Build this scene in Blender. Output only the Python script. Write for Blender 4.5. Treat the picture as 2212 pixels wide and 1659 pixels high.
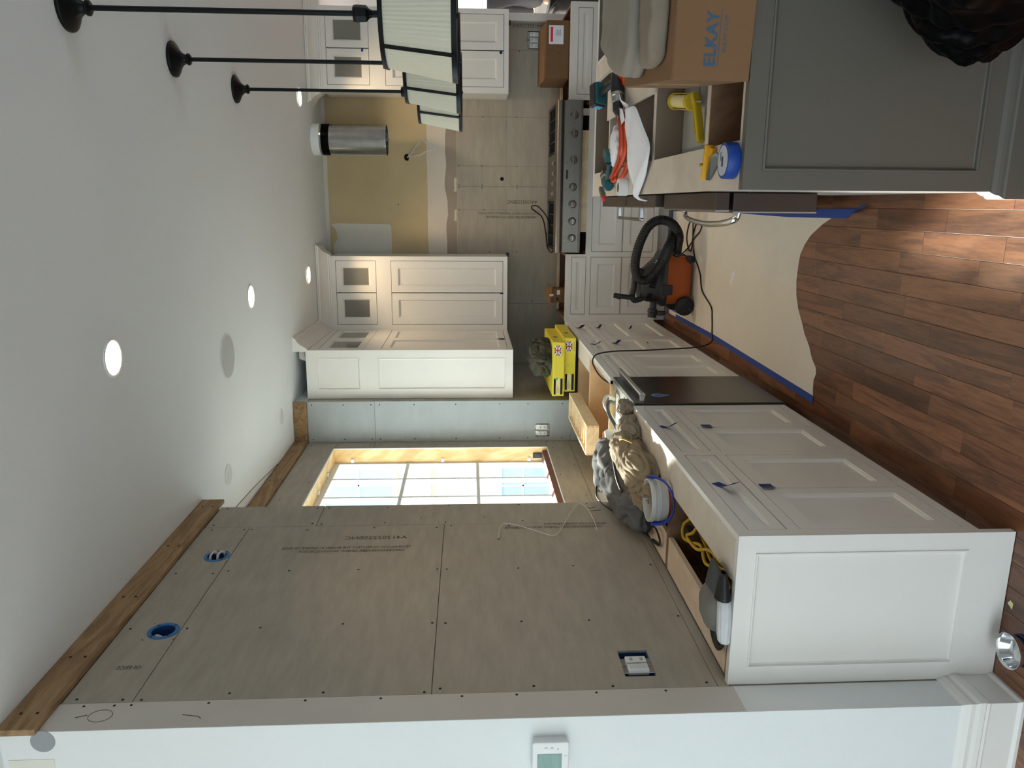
import bpy, bmesh, math, random
from mathutils import Vector, Matrix, noise
for o in list(bpy.data.objects): bpy.data.objects.remove(o)
S = bpy.context.scene
COL = S.collection
R = math.radians

# ---------------------------------------------------------------- camera (phone held on its side: world up points to picture left)
CAM = Vector((0.0, 0.0, 1.6911))
yaw, pitch, roll = R(13.203), R(3.137), R(-0.293)
_f = Vector((-math.sin(yaw)*math.cos(pitch), math.cos(yaw)*math.cos(pitch), -math.sin(pitch)))
_r = Vector((math.cos(yaw), math.sin(yaw), 0)); _u = _r.cross(_f)
_r2 = _r*math.cos(roll)+_u*math.sin(roll); _u2 = _u*math.cos(roll)-_r*math.sin(roll)
_x, _y, _z = -_u2, _r2, -_f
cd = bpy.data.cameras.new('camera'); cam = bpy.data.objects.new('camera', cd); COL.objects.link(cam)
cam.matrix_world = Matrix(((_x.x,_y.x,_z.x,CAM.x),(_x.y,_y.y,_z.y,CAM.y),(_x.z,_y.z,_z.z,CAM.z),(0,0,0,1)))
cd.sensor_fit = 'HORIZONTAL'; cd.sensor_width = 36; cd.lens = 1666.2*36/2212; cd.clip_start = .02; cd.clip_end = 200
S.camera = cam

# ---------------------------------------------------------------- sky, sun, exposure
W = bpy.data.worlds.new('sky'); S.world = W; W.use_nodes = True
_bg = W.node_tree.nodes['Background']
_bg.inputs['Color'].default_value = (.77, .91, 1.0, 1); _bg.inputs['Strength'].default_value = 4.0
sd = bpy.data.lights.new('sun', 'SUN'); sd.energy = 22.0; sd.angle = R(4.5); sd.color = (1, .92, .80)
sun = bpy.data.objects.new('sun', sd); COL.objects.link(sun)
sun.rotation_euler = Vector((1, -1.5, -1.12)).to_track_quat('-Z', 'Y').to_euler(); sun.location = (-8, 12, 9)
def portal(name, loc, rot, sx, sy):
    d = bpy.data.lights.new(name, 'AREA'); d.shape = 'RECTANGLE'; d.size = sx; d.size_y = sy
    o = bpy.data.objects.new(name, d); COL.objects.link(o); o.location = loc; o.rotation_euler = rot
    d.cycles.is_portal = True
portal('rear_window_portal', (-2.05, -3.46, 1.42), (R(90), 0, 0), 4.5, 2.6)
portal('bay_window_portal', (-2.05, 4.735, 1.9), (0, R(-90), 0), 1.66, 1.82)
portal('added_west_portal', (-4.66, -1.0, 1.4), (0, R(-90), 0), 2.2, 2.6)  # sky portal at the added west window
portal('added_side_portal', (4.76, 1.9, 1.65), (0, R(90), 0), 1.6, 1.8)  # sky portal at the added side window
portal('far_window_portal', (2.5, 9.98, 1.6), (R(-90), 0, 0), 1.7, 1.5)
S.view_settings.view_transform = 'Standard'; S.view_settings.look = 'None'
S.view_settings.gamma = 1; S.view_settings.exposure = 0; S.view_settings.use_curve_mapping = False
S.cycles.use_denoising = True
S.cycles.max_bounces = 8; S.cycles.diffuse_bounces = 5; S.cycles.transmission_bounces = 6; S.cycles.sample_clamp_indirect = 6

# ---------------------------------------------------------------- materials
def lin(r, g, b):
    return tuple(((c/255)/12.92 if c/255 <= .04045 else ((c/255+.055)/1.055)**2.4) for c in (r, g, b)) + (1,)
MATS = {}
def pbr(name, col, rough=.5, metal=0, var=0, scale=8, stretch=(1,1,1), bump=0, bscale=60, col2=None, rnd=0, emit=0, trans=0, ior=1.45, spec=.5, coat=0, sss=0):
    m = bpy.data.materials.new(name); m.use_nodes = True; nt = m.node_tree; N = nt.nodes; L = nt.links
    b = N['Principled BSDF']; b.inputs['Base Color'].default_value = col; b.inputs['Roughness'].default_value = rough
    b.inputs['Metallic'].default_value = metal; b.inputs['Transmission Weight'].default_value = trans; b.inputs['IOR'].default_value = ior
    b.inputs['Specular IOR Level'].default_value = spec; b.inputs['Coat Weight'].default_value = coat
    if emit:
        b.inputs['Emission Color'].default_value = col; b.inputs['Emission Strength'].default_value = emit
    if var or bump or col2:
        tc = N.new('ShaderNodeTexCoord'); mp = N.new('ShaderNodeMapping'); L.new(tc.outputs['Object'], mp.inputs['Vector'])
        mp.inputs['Scale'].default_value = stretch
        vec = mp.outputs['Vector']
        if rnd:
            oi = N.new('ShaderNodeObjectInfo'); ml = N.new('ShaderNodeMath'); ml.operation = 'MULTIPLY'; ml.inputs[1].default_value = 57.3
            L.new(oi.outputs['Random'], ml.inputs[0]); ad = N.new('ShaderNodeVectorMath'); ad.operation = 'ADD'
            L.new(vec, ad.inputs[0]); L.new(ml.outputs[0], ad.inputs[1]); vec = ad.outputs['Vector']
        if var or col2:
            nz = N.new('ShaderNodeTexNoise'); nz.inputs['Scale'].default_value = scale; nz.inputs['Detail'].default_value = 6; nz.inputs['Roughness'].default_value = .62
            L.new(vec, nz.inputs['Vector'])
            rp = N.new('ShaderNodeValToRGB'); L.new(nz.outputs['Fac'], rp.inputs['Fac'])
            c2 = col2 or tuple(c*(1-var) for c in col[:3])+(1,)
            rp.color_ramp.elements[0].position = .32; rp.color_ramp.elements[1].position = .68
            rp.color_ramp.elements[0].color = c2; rp.color_ramp.elements[1].color = col
            out = rp.outputs['Color']
            if rnd:
                hs = N.new('ShaderNodeHueSaturation'); L.new(out, hs.inputs['Color'])
                mr = N.new('ShaderNodeMapRange'); L.new(oi.outputs['Random'], mr.inputs['Value']); mr.inputs['To Min'].default_value = 1-rnd; mr.inputs['To Max'].default_value = 1+rnd
                L.new(mr.outputs['Result'], hs.inputs['Value']); out = hs.outputs['Color']
            L.new(out, b.inputs['Base Color'])
        if bump:
            nb = N.new('ShaderNodeTexNoise'); nb.inputs['Scale'].default_value = bscale; nb.inputs['Detail'].default_value = 4
            L.new(vec, nb.inputs['Vector']); bp = N.new('ShaderNodeBump'); bp.inputs['Strength'].default_value = bump; bp.inputs['Distance'].default_value = .01
            L.new(nb.outputs['Fac'], bp.inputs['Height']); L.new(bp.outputs['Normal'], b.inputs['Normal'])
    MATS[name] = m; return m
def wood(name, c1, c2, scale=3, stretch=(1,1,1), rough=.4, rnd=0, dist=2.5, bands=7, coat=0, c3=None):
    """figured wood: warped noise bands stretched along the grain, fine pores on top"""
    m = bpy.data.materials.new(name); m.use_nodes = True; nt = m.node_tree; N = nt.nodes; L = nt.links; b = N['Principled BSDF']
    b.inputs['Roughness'].default_value = rough; b.inputs['Coat Weight'].default_value = coat; b.inputs['Coat Roughness'].default_value = .18
    tc = N.new('ShaderNodeTexCoord'); mp = N.new('ShaderNodeMapping'); L.new(tc.outputs['Object'], mp.inputs['Vector']); mp.inputs['Scale'].default_value = stretch
    oi = N.new('ShaderNodeObjectInfo'); ml = N.new('ShaderNodeMath'); ml.operation = 'MULTIPLY'; ml.inputs[1].default_value = 91.7
    L.new(oi.outputs['Random'], ml.inputs[0]); ad = N.new('ShaderNodeVectorMath'); ad.operation = 'ADD'
    L.new(mp.outputs['Vector'], ad.inputs[0]); L.new(ml.outputs[0], ad.inputs[1])
    n1 = N.new('ShaderNodeTexNoise'); n1.inputs['Scale'].default_value = scale; n1.inputs['Detail'].default_value = 2; n1.inputs['Distortion'].default_value = dist
    L.new(ad.outputs['Vector'], n1.inputs['Vector'])
    m1 = N.new('ShaderNodeMath'); m1.operation = 'MULTIPLY'; m1.inputs[1].default_value = bands; L.new(n1.outputs['Fac'], m1.inputs[0])
    m2 = N.new('ShaderNodeMath'); m2.operation = 'SINE'; m3 = N.new('ShaderNodeMath'); m3.operation = 'MULTIPLY'; m3.inputs[1].default_value = 6.2832
    L.new(m1.outputs[0], m3.inputs[0]); L.new(m3.outputs[0], m2.inputs[0])
    n2 = N.new('ShaderNodeTexNoise'); n2.inputs['Scale'].default_value = scale*9; n2.inputs['Detail'].default_value = 6; n2.inputs['Roughness'].default_value = .7
    L.new(ad.outputs['Vector'], n2.inputs['Vector'])
    mr = N.new('ShaderNodeMapRange'); L.new(m2.outputs[0], mr.inputs['Value']); mr.inputs['From Min'].default_value = -1; mr.inputs['To Min'].default_value = .25; mr.inputs['To Max'].default_value = .65
    av = N.new('ShaderNodeMath'); av.operation = 'ADD'; L.new(mr.outputs['Result'], av.inputs[0])
    sc = N.new('ShaderNodeMath'); sc.operation = 'MULTIPLY_ADD'; sc.inputs[1].default_value = 1.1; sc.inputs[2].default_value = -.5; L.new(n2.outputs['Fac'], sc.inputs[0]); L.new(sc.outputs[0], av.inputs[1])
    rp = N.new('ShaderNodeValToRGB'); L.new(av.outputs[0], rp.inputs['Fac']); rp.color_ramp.elements[0].color = c1; rp.color_ramp.elements[1].color = c2
    rp.color_ramp.elements[0].position = .1; rp.color_ramp.elements[1].position = .85
    out = rp.outputs['Color']
    if rnd:
        hs = N.new('ShaderNodeHueSaturation'); L.new(out, hs.inputs['Color'])
        mv = N.new('ShaderNodeMapRange'); L.new(oi.outputs['Random'], mv.inputs['Value']); mv.inputs['To Min'].default_value = 1-rnd; mv.inputs['To Max'].default_value = 1+rnd
        L.new(mv.outputs['Result'], hs.inputs['Value']); out = hs.outputs['Color']
        if c3:
            fr = N.new('ShaderNodeMath'); fr.operation = 'FRACT'; mm = N.new('ShaderNodeMath'); mm.operation = 'MULTIPLY'; mm.inputs[1].default_value = 13.7
            L.new(oi.outputs['Random'], mm.inputs[0]); L.new(mm.outputs[0], fr.inputs[0])
            pw = N.new('ShaderNodeMath'); pw.operation = 'POWER'; pw.inputs[1].default_value = 2.2; L.new(fr.outputs[0], pw.inputs[0])
            mx = N.new('ShaderNodeMix'); mx.data_type = 'RGBA'; mx.blend_type = 'MULTIPLY'; L.new(pw.outputs[0], mx.inputs['Factor']); L.new(out, mx.inputs[6]); mx.inputs[7].default_value = c3; out = mx.outputs[2]
    L.new(out, b.inputs['Base Color'])
    MATS[name] = m; return m
def glass(name, tint=(.9,.95,.95,1), gl=.12, rough=0):
    m = bpy.data.materials.new(name); m.use_nodes = True; nt = m.node_tree; N = nt.nodes; L = nt.links
    t = N.new('ShaderNodeBsdfTransparent'); t.inputs['Color'].default_value = tint; g = N.new('ShaderNodeBsdfGlossy'); g.inputs['Roughness'].default_value = rough
    x = N.new('ShaderNodeMixShader'); x.inputs[0].default_value = gl; L.new(t.outputs[0], x.inputs[1]); L.new(g.outputs[0], x.inputs[2])
    L.new(x.outputs[0], N['Material Output'].inputs['Surface']); MATS[name] = m; return m

white_cab = pbr('cabinet_paint', lin(228,225,219), .32, var=.03, scale=3)
wall_white = pbr('wall_paint', lin(226,229,228), .75, var=.03, scale=2, bump=.05, bscale=180)
ceil_mat = pbr('ceiling_paint', lin(232,237,241), .9, var=.03, scale=1.2, bump=.06, bscale=220)
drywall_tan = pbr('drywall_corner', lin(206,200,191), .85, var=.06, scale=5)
cement = pbr('cement_board', lin(172,163,149), .9, var=.16, scale=5, stretch=(1.2,1.0,5.0), bump=.12, bscale=90)
cement_b = pbr('cement_board_back', lin(172,163,149), .9, var=.16, scale=5, stretch=(1.0,1.2,5.0), bump=.12, bscale=90)
cement_pale = pbr('pale_cement_board', lin(168,173,174), .9, var=.08, scale=5, stretch=(1.0,1.2,3.0), bump=.12, bscale=90)
pencil = pbr('stencil_ink', lin(88,82,76), .9)
screwm = pbr('screw_dark', lin(38,36,34), .6, .3)
gold = pbr('gold_drywall', lin(192,173,136), .9, var=.08, scale=4)
compound = pbr('joint_compound', lin(213,202,188), .85, var=.06, scale=6)
compound2 = pbr('white_patch', lin(205,202,192), .85, var=.05, scale=5)
taupe = pbr('taped_joint', lin(160,146,132), .88, var=.1, scale=9)
ply = wood('plywood_strip', lin(120,92,62), lin(166,134,96), 2.2, (3,.5,3), .7, .05, 2, 4)
pine = wood('pine_jamb', lin(214,170,105), lin(238,208,158), 1.6, (1.5,1,.5), .6, .04, 3, 4)
pale_ply = wood('pale_plywood', lin(206,184,158), lin(226,206,182), 1.5, (1.2,.6,1.2), .6, .03, 2, 3)
birch = wood('birch_ply', lin(206,166,118), lin(226,190,144), 1.5, (1.2,.6,1.2), .5, .03, 2, 3)
maple = wood('maple_drawer', lin(222,196,150), lin(240,221,184), 2, (2,.6,2), .5, .03, 1.5, 3)
brownply = wood('brown_interior', lin(118,86,62), lin(142,106,78), 2, (2,.5,2), .55, .04, 1.5, 4)
deck = pbr('primed_deck', lin(214,206,194), .6, var=.12, scale=4, col2=lin(196,184,168))
floor_wood = wood('cherry_plank', lin(76,46,33), lin(146,98,68), 2.0, (8,.7,1), .36, .22, 1.2, 2.2, .3, lin(205,190,180))
floor_under = pbr('floor_gap', lin(40,26,20), .8)
grey_paint = pbr('island_grey', lin(98,94,86), .42, var=.03, scale=3)
rt_steel = pbr('brushed_range_steel', lin(122,117,110), .42, 1, var=.08, scale=30, stretch=(.3,8,8))
steel = pbr('stainless', lin(178,176,172), .28, 1, var=.06, scale=30, stretch=(.3,8,8))
dark_steel = pbr('dark_stainless', lin(88,88,88), .3, 1, var=.05, scale=30, stretch=(8,8,.3))
chrome = pbr('chrome', lin(215,217,220), .09, 1)
black_metal = pbr('bronze_black', lin(22,24,26), .42, .5, spec=.4)
black_iron = pbr('cast_iron', lin(16,16,17), .6)
black_plastic = pbr('black_plastic', lin(34,36,38), .45, bump=.04, bscale=300)
rubber = pbr('black_rubber', lin(20,20,22), .5)
shade_m = pbr('pleated_shade', lin(208,206,188), .85, var=.03, scale=20)
warm_led = pbr('lamp_disc', (1, .86, .62, 1), .5, emit=9)
lamp_off = pbr('lamp_lens_off', lin(205,210,208), .4)
white_plastic = pbr('white_plastic', lin(226,227,226), .4)
grille_m = pbr('speaker_grille', lin(196,199,200), .8, bump=.3, bscale=900)
galv = pbr('galvanised', lin(176,178,176), .22, 1, var=.18, scale=14)
card = pbr('cardboard', lin(130,97,67), .85, var=.06, scale=6, bump=.03, bscale=80)
card2 = pbr('cardboard_dark', lin(116,86,58), .85, var=.06, scale=6)
card_in = pbr('cardboard_flap', lin(132,98,66), .9)  # cardboard tone of the raised carton flap
blue_ink = pbr('blue_print', lin(58,92,122), .8)
paper_m = pbr('white_paper', lin(232,233,240), .8, var=.04, scale=7)
ram = pbr('floor_paper', lin(228,221,208), .8, var=.06, scale=3, bump=.04, bscale=40)
tape_blue = pbr('blue_tape', lin(38,72,158), .6, var=.1, scale=20)
tape_dark = pbr('blue_tape_tab', lin(24,48,120), .6, var=.15, scale=30)
orange = pbr('orange_tank', lin(178,86,38), .45, var=.06, scale=5)
orange_cord = pbr('orange_cord', lin(226,84,40), .5)
red_p = pbr('red_plastic', lin(200,40,44), .45)
yellow_cord = pbr('yellow_cord', lin(196,160,40), .5)
yellow_box = pbr('yellow_card', lin(226,208,62), .55, var=.05, scale=4)
yellow_tool = pbr('yellow_tool', lin(206,180,34), .45, var=.12, scale=12)
yellow_alu = pbr('amber_tool', lin(226,166,20), .4)
teal = pbr('teal_plastic', lin(24,84,92), .45)
sky_blue = pbr('pale_blue_plastic', lin(96,160,200), .4)
cream = pbr('cream_label', lin(232,218,160), .7, var=.05, scale=30)
green_dot = pbr('green_sticker', lin(70,180,100), .6)
green_lcd = pbr('green_display', lin(124,160,152), .25, var=.25, scale=18, stretch=(.3,.3,4))
flag_blue = pbr('flag_blue', lin(32,36,96), .6)
flag_red = pbr('flag_red', lin(214,44,66), .6)
blackink = pbr('black_print', lin(28,28,28), .7)
olive = pbr('olive_cloth', lin(74,72,58), .95, var=.2, scale=12)
grey_cloth = pbr('grey_fleece', lin(104,104,104), .98, var=.22, scale=10, bump=.25, bscale=260)
beige_cloth = pbr('beige_canvas', lin(150,134,110), .95, var=.16, scale=9, bump=.1, bscale=240)
taupe_cloth = pbr('taupe_cloth', lin(140,128,112), .95, var=.14, scale=9)
drop_cloth = pbr('drop_cloth', lin(146,139,128), .97, var=.1, scale=7, bump=.12, bscale=320)
cap_m = pbr('grey_cap', lin(74,76,74), .95, var=.12, scale=14)
cap_l = pbr('cap_panels', lin(118,116,108), .95, var=.12, scale=16)
bag_m = pbr('black_bag', lin(6,6,7), .28, spec=.06)
brass = pbr('brass', lin(226,190,60), .2, 1)
blue_box = pbr('blue_box', lin(52,112,170), .45)
blue_box_d = pbr('blue_box_navy', lin(20,62,110), .5)
cable_w = pbr('white_cable', lin(206,202,192), .5)
pale_green = pbr('insulation_sheet', lin(206,218,196), .7, var=.06, scale=6)
copper = pbr('copper', lin(214,150,96), .25, 1)
pane_m = glass('window_glass', (.93,.98,.99,1), .06)
cab_glass = pbr('cabinet_glass', lin(150,147,138), .12, trans=.3, ior=1.3)
siding = pbr('clapboard', lin(228,222,196), .8, var=.04, scale=3)
ext_white = pbr('house_trim', lin(236,238,238), .7)
ext_glass = pbr('house_window', lin(170,184,202), .4)
concrete = pbr('concrete', lin(168,164,156), .9, var=.1, scale=2)
grass_m = pbr('lawn', lin(92,112,62), .95, var=.3, scale=9)
skin_m = pbr('skin', lin(196,150,122), .55)
hair_m = pbr('dark_hair', lin(22,18,18), .7, var=.2, scale=60)
shirt_m = pbr('grey_shirt', lin(88,88,92), .95, var=.12, scale=10)
trouser_m = pbr('black_trousers', lin(20,20,23), .95)
blind_m = pbr('blind_slat', lin(232,234,240), .6)
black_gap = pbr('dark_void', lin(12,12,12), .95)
bounce_pale = pbr('bounce_sheet_canvas', lin(178,172,160), .9, var=.08, scale=3)  # pale tone of the added bounce sheet
appl_top = pbr('appliance_sheet', lin(184,187,185), .45, .2, var=.06, scale=6)

# ---------------------------------------------------------------- mesh helpers
ROOTW = {}
def props(o, label=None, cat=None, group=None, kind=None):
    if label: o['label'] = label
    if cat: o['category'] = cat
    if group: o['group'] = group
    if kind: o['kind'] = kind
    return o
def thing(name, label, cat, loc=(0,0,0), group=None):
    o = bpy.data.objects.new(name, None); COL.objects.link(o); o.location = loc; o.empty_display_size = .05
    ROOTW[o] = Matrix.Translation(Vector(loc)); return props(o, label, cat, group)
class Fr:
    """local frame: u along the width, v up, n outwards"""
    def __init__(s, O, U, V, N): s.O, s.U, s.V, s.N = Vector(O), Vector(U), Vector(V), Vector(N)
    def p(s, u, v, n): return s.O+s.U*u+s.V*v+s.N*n
class MB:
    def __init__(s): s.v = []; s.f = []
    def add(s, vs, fs):
        k = len(s.v); s.v += [tuple(p) for p in vs]; s.f += [tuple(i+k for i in f) for f in fs]; return s
    def hexa(s, p): return s.add(p, [(0,1,2,3),(7,6,5,4),(0,4,5,1),(1,5,6,2),(2,6,7,3),(3,7,4,0)])
    def box(s, x0, x1, y0, y1, z0, z1):
        return s.hexa([(x0,y0,z0),(x1,y0,z0),(x1,y1,z0),(x0,y1,z0),(x0,y0,z1),(x1,y0,z1),(x1,y1,z1),(x0,y1,z1)])
    def fbox(s, F, u0, u1, v0, v1, n0, n1):
        return s.hexa([F.p(*q) for q in [(u0,v0,n0),(u1,v0,n0),(u1,v1,n0),(u0,v1,n0),(u0,v0,n1),(u1,v0,n1),(u1,v1,n1),(u0,v1,n1)]])
    def poly(s, F, pts, n0, n1):
        """prism of a (u,v) polygon between n0 and n1"""
        k = len(pts); vs = [F.p(u,v,n0) for u,v in pts]+[F.p(u,v,n1) for u,v in pts]
        fs = [tuple(range(k)), tuple(range(2*k-1, k-1, -1))]+[(i,(i+1)%k,(i+1)%k+k,i+k) for i in range(k)]
        return s.add(vs, fs)
    def holes(s, F, u0, u1, v0, v1, n0, n1, hs):
        us = sorted({u0,u1,*[a for h in hs for a in h[:2]]}); vs = sorted({v0,v1,*[a for h in hs for a in h[2:]]})
        def solid(i, j):
            if i < 0 or j < 0 or i >= len(us)-1 or j >= len(vs)-1: return False
            cu, cv = (us[i]+us[i+1])/2, (vs[j]+vs[j+1])/2
            return not any(h[0] < cu < h[1] and h[2] < cv < h[3] for h in hs)
        for i in range(len(us)-1):
            for j in range(len(vs)-1):
                if not solid(i, j): continue
                a, b, c, d = us[i], us[i+1], vs[j], vs[j+1]
                s.add([F.p(a,c,n1),F.p(b,c,n1),F.p(b,d,n1),F.p(a,d,n1)], [(0,1,2,3)])
                s.add([F.p(a,c,n0),F.p(b,c,n0),F.p(b,d,n0),F.p(a,d,n0)], [(3,2,1,0)])
                for (di, dj, e) in ((-1,0,((a,d),(a,c))),(1,0,((b,c),(b,d))),(0,-1,((a,c),(b,c))),(0,1,((b,d),(a,d)))):
                    if not solid(i+di, j+dj):
                        (p, q), (r, t) = e
                        s.add([F.p(p,q,n0),F.p(r,t,n0),F.p(r,t,n1),F.p(p,q,n1)], [(0,1,2,3)])
        return s
    def rings(s, F, u0, u1, v0, v1, prof, cap=True, back=True):
        """loft of concentric rectangles, prof = [(inset, n), ...]"""
        base = len(s.v); 
        for i, n in prof: s.v += [tuple(F.p(*q)) for q in [(u0+i,v0+i,n),(u1-i,v0+i,n),(u1-i,v1-i,n),(u0+i,v1-i,n)]]
        for k in range(len(prof)-1):
            a = base+4*k
            for j in range(4): s.f.append((a+j, a+(j+1)%4, a+4+(j+1)%4, a+4+j))
        e = base+4*(len(prof)-1)
        if cap: s.f.append((e,e+1,e+2,e+3))
        if back: s.f.append((base+3,base+2,base+1,base))
        return s
    def cyl(s, p0, p1, r0, r1=None, n=20, caps=True):
        p0, p1 = Vector(p0), Vector(p1); r1 = r0 if r1 is None else r1; d = (p1-p0).normalized()
        a = d.orthogonal().normalized(); b = d.cross(a); vs = []
        for p, r in ((p0,r0),(p1,r1)): vs += [p+(a*math.cos(t)+b*math.sin(t))*r for t in [2*math.pi*i/n for i in range(n)]]
        fs = [(i,(i+1)%n,n+(i+1)%n,n+i) for i in range(n)]
        if caps: fs += [tuple(range(n-1,-1,-1)), tuple(range(n,2*n))]
        return s.add(vs, fs)
    def lathe(s, prof, c=(0,0,0), n=32, ax=None, close=False, wob=None):
        """prof = [(radius, height)], turned about an axis through c"""
        c = Vector(c); ax = Vector(ax or (0,0,1)).normalized()
        a = Vector((1,0,0)) if abs(ax.z) > .9 else ax.orthogonal().normalized(); a = (a-ax*a.dot(ax)).normalized(); b = ax.cross(a); vs = []
        for r, h in prof:
            for i in range(n):
                t = 2*math.pi*i/n; rr = r*(1+(wob(i) if wob else 0)); vs.append(c+ax*h+(a*math.cos(t)+b*math.sin(t))*rr)
        m = len(prof); fs = [(k*n+i,k*n+(i+1)%n,(k+1)*n+(i+1)%n,(k+1)*n+i) for k in range(m-1) for i in range(n)]
        if close: fs += [tuple(range(n-1,-1,-1)), tuple(range((m-1)*n,m*n))]
        return s.add(vs, fs)
    def tube(s, pts, r, n=8, closed=False, flat=1, rad=None):
        P = [Vector(p) for p in pts]; m = len(P); vs = []; up = None
        for i in range(m):
            d = (P[(i+1)%m if closed else min(i+1,m-1)]-P[(i-1)%m if closed else max(i-1,0)])
            d = d.normalized() if d.length > 1e-9 else Vector((0,0,1))
            if up is None: up = d.orthogonal().normalized()
            up = (up-d*up.dot(d)); up = up.normalized() if up.length > 1e-6 else d.orthogonal().normalized()
            w = d.cross(up); rr = rad(i/(m-1)) if rad else r
            vs += [P[i]+(up*math.cos(t)+w*math.sin(t)*flat)*rr for t in [2*math.pi*k/n for k in range(n)]]
        fs = [(k*n+i,k*n+(i+1)%n,((k+1)%m)*n+(i+1)%n,((k+1)%m)*n+i) for k in range(m if closed else m-1) for i in range(n)]
        if not closed: fs += [tuple(range(n-1,-1,-1)), tuple(range((m-1)*n,m*n))]
        return s.add(vs, fs)
    def grid(s, fn, nu, nv, closed_u=False):
        k = len(s.v); s.v += [tuple(fn(i/(nu-1 if not closed_u else nu), j/(nv-1))) for j in range(nv) for i in range(nu)]
        for j in range(nv-1):
            for i in range(nu if closed_u else nu-1):
                a = k+j*nu+i; b = k+j*nu+(i+1)%nu; s.f.append((a,b,b+nu,a+nu))
        return s
    def build(s, name, mat, parent=None, smooth=0, bevel=0, local=False, solid=0, sub=0):
        me = bpy.data.meshes.new(name); me.from_pydata(s.v, [], s.f)
        bm = bmesh.new(); bm.from_mesh(me); bmesh.ops.remove_doubles(bm, verts=bm.verts, dist=1e-5); bmesh.ops.recalc_face_normals(bm, faces=bm.faces); bm.to_mesh(me); bm.free()
        me.materials.append(mat); o = bpy.data.objects.new(name, me); COL.objects.link(o)
        if smooth:
            me.shade_smooth(); me.set_sharp_from_angle(angle=R(smooth))
        if parent:
            o.parent = parent
            if not local: o.matrix_parent_inverse = ROOTW.get(parent, Matrix()).inverted()
        if solid:
            md = o.modifiers.new('thick', 'SOLIDIFY'); md.thickness = solid; md.offset = 0
        if bevel:
            md = o.modifiers.new('bevel', 'BEVEL'); md.width = bevel; md.segments = 2; md.limit_method = 'ANGLE'; md.angle_limit = R(50)
        if sub:
            md = o.modifiers.new('smooth', 'SUBSURF'); md.levels = sub; md.render_levels = sub
        return o
def struct(o): o['kind'] = 'structure'; return o
def spline(pts, k=6, closed=False):
    P = [Vector(p) for p in pts]; n = len(P); out = []
    for i in range(n if closed else n-1):
        p0, p1, p2, p3 = [P[(i+d)%n] if closed else P[min(max(i+d,0),n-1)] for d in (-1,0,1,2)]
        for j in range(k):
            t = j/k; out.append(.5*((2*p1)+(p2-p0)*t+(2*p0-5*p1+4*p2-p3)*t*t+(3*p1-p0-3*p2+p3)*t**3))
    if not closed: out.append(P[-1])
    return out
def text(name, body, size, O, U, V, mat, parent=None, xs=1, spacing=1, align='LEFT', ext=0, bold=0):
    c = bpy.data.curves.new(name, 'FONT'); c.body = body; c.size = size; c.align_x = align; c.extrude = ext; c.space_character = spacing; c.offset = bold; c.resolution_u = 2
    t_ = bpy.data.objects.new(name, c); COL.objects.link(t_); me = bpy.data.meshes.new_from_object(t_.evaluated_get(bpy.context.evaluated_depsgraph_get())); bpy.data.objects.remove(t_); bpy.data.curves.remove(c)
    me.materials.clear(); me.materials.append(mat); me.name = name; o = bpy.data.objects.new(name, me); COL.objects.link(o)
    U, V = Vector(U).normalized(), Vector(V).normalized(); N = U.cross(V); O = Vector(O)
    M = Matrix(((U.x*xs,V.x,N.x,O.x),(U.y*xs,V.y,N.y,O.y),(U.z*xs,V.z,N.z,O.z),(0,0,0,1)))
    if parent: o.parent = parent; o.matrix_parent_inverse = ROOTW.get(parent, Matrix()).inverted()
    o.matrix_basis = M; return o
def zc(y):  # the ceiling sags a little towards the back wall
    if y < 4: return 3.045
    if y < 5.9: return 3.045-.006*(y-4)/1.9
    return 3.039-.05*min(1, (y-5.9)/1.35)
def blob(name, c, size, mat, parent=None, seed=0, amp=.35, freq=2.2, ridge=.5, base=None, sub=4, fold=0, top=None, waves=7, dirn=(.3,1,.2)):
    """crumpled heap: an icosphere pushed about by noise, with long rounded folds when fold > 0, resting on z = base"""
    bm = bmesh.new(); bmesh.ops.create_icosphere(bm, subdivisions=sub, radius=1); off = Vector((seed*7.13, seed*3.7, seed*1.9)); dv = Vector(dirn).normalized(); d2 = dv.orthogonal()
    for v in bm.verts:
        p = v.co.copy(); q = p*freq+off
        if fold:
            lo = noise.noise(p*1.3+off)*.9+noise.noise(p*2.3+off)*.35
            wv = Vector((noise.noise(p*1.1+off), noise.noise(p*1.1+off+Vector((5,1,2))), 0))
            f1 = abs(math.sin(.5*waves*(p.dot(d2)*1.6+wv.x*2.4)+seed)); f2 = abs(math.sin(.5*waves*1.3*(p.cross(dv).z+.6*p.dot(dv)+wv.y*2.6)+seed*2.3))
            k = 1+amp*lo*.5+fold*(f1*.75+f2*.45-.6)
        else:
            d = noise.noise(q)*.6+noise.noise(q*2.1)*.3
            rd = (1-abs(noise.noise(q*1.5+Vector((9,2,5))))*2.2); rd2 = 1-abs(noise.noise(q*3.1))*2.2
            k = 1+amp*(d*(1-ridge)+ridge*(rd*.35+rd2*.18-.1))
        w = Vector((p.x*size[0], p.y*size[1], p.z*size[2]))*k+Vector(c)
        if base is not None and w.z < base: w.z = base+(w.z-base)*.02
        if top is not None and w.z > top: w.z = top+(w.z-top)*.15
        v.co = w
    me = bpy.data.meshes.new(name); bm.to_mesh(me); bm.free(); me.materials.append(mat); me.shade_smooth()
    o = bpy.data.objects.new(name, me); COL.objects.link(o)
    if parent: o.parent = parent; o.matrix_parent_inverse = ROOTW.get(parent, Matrix()).inverted()
    return o
def rrect(F, w, h, r, n=5):
    """rounded rectangle points centred on 0"""
    pts = []
    for cx, cy, a0 in ((w/2-r,h/2-r,0),(-w/2+r,h/2-r,90),(-w/2+r,-h/2+r,180),(w/2-r,-h/2+r,270)):
        pts += [(cx+r*math.cos(R(a0+90*i/n)), cy+r*math.sin(R(a0+90*i/n))) for i in range(n+1)]
    return pts

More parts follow.
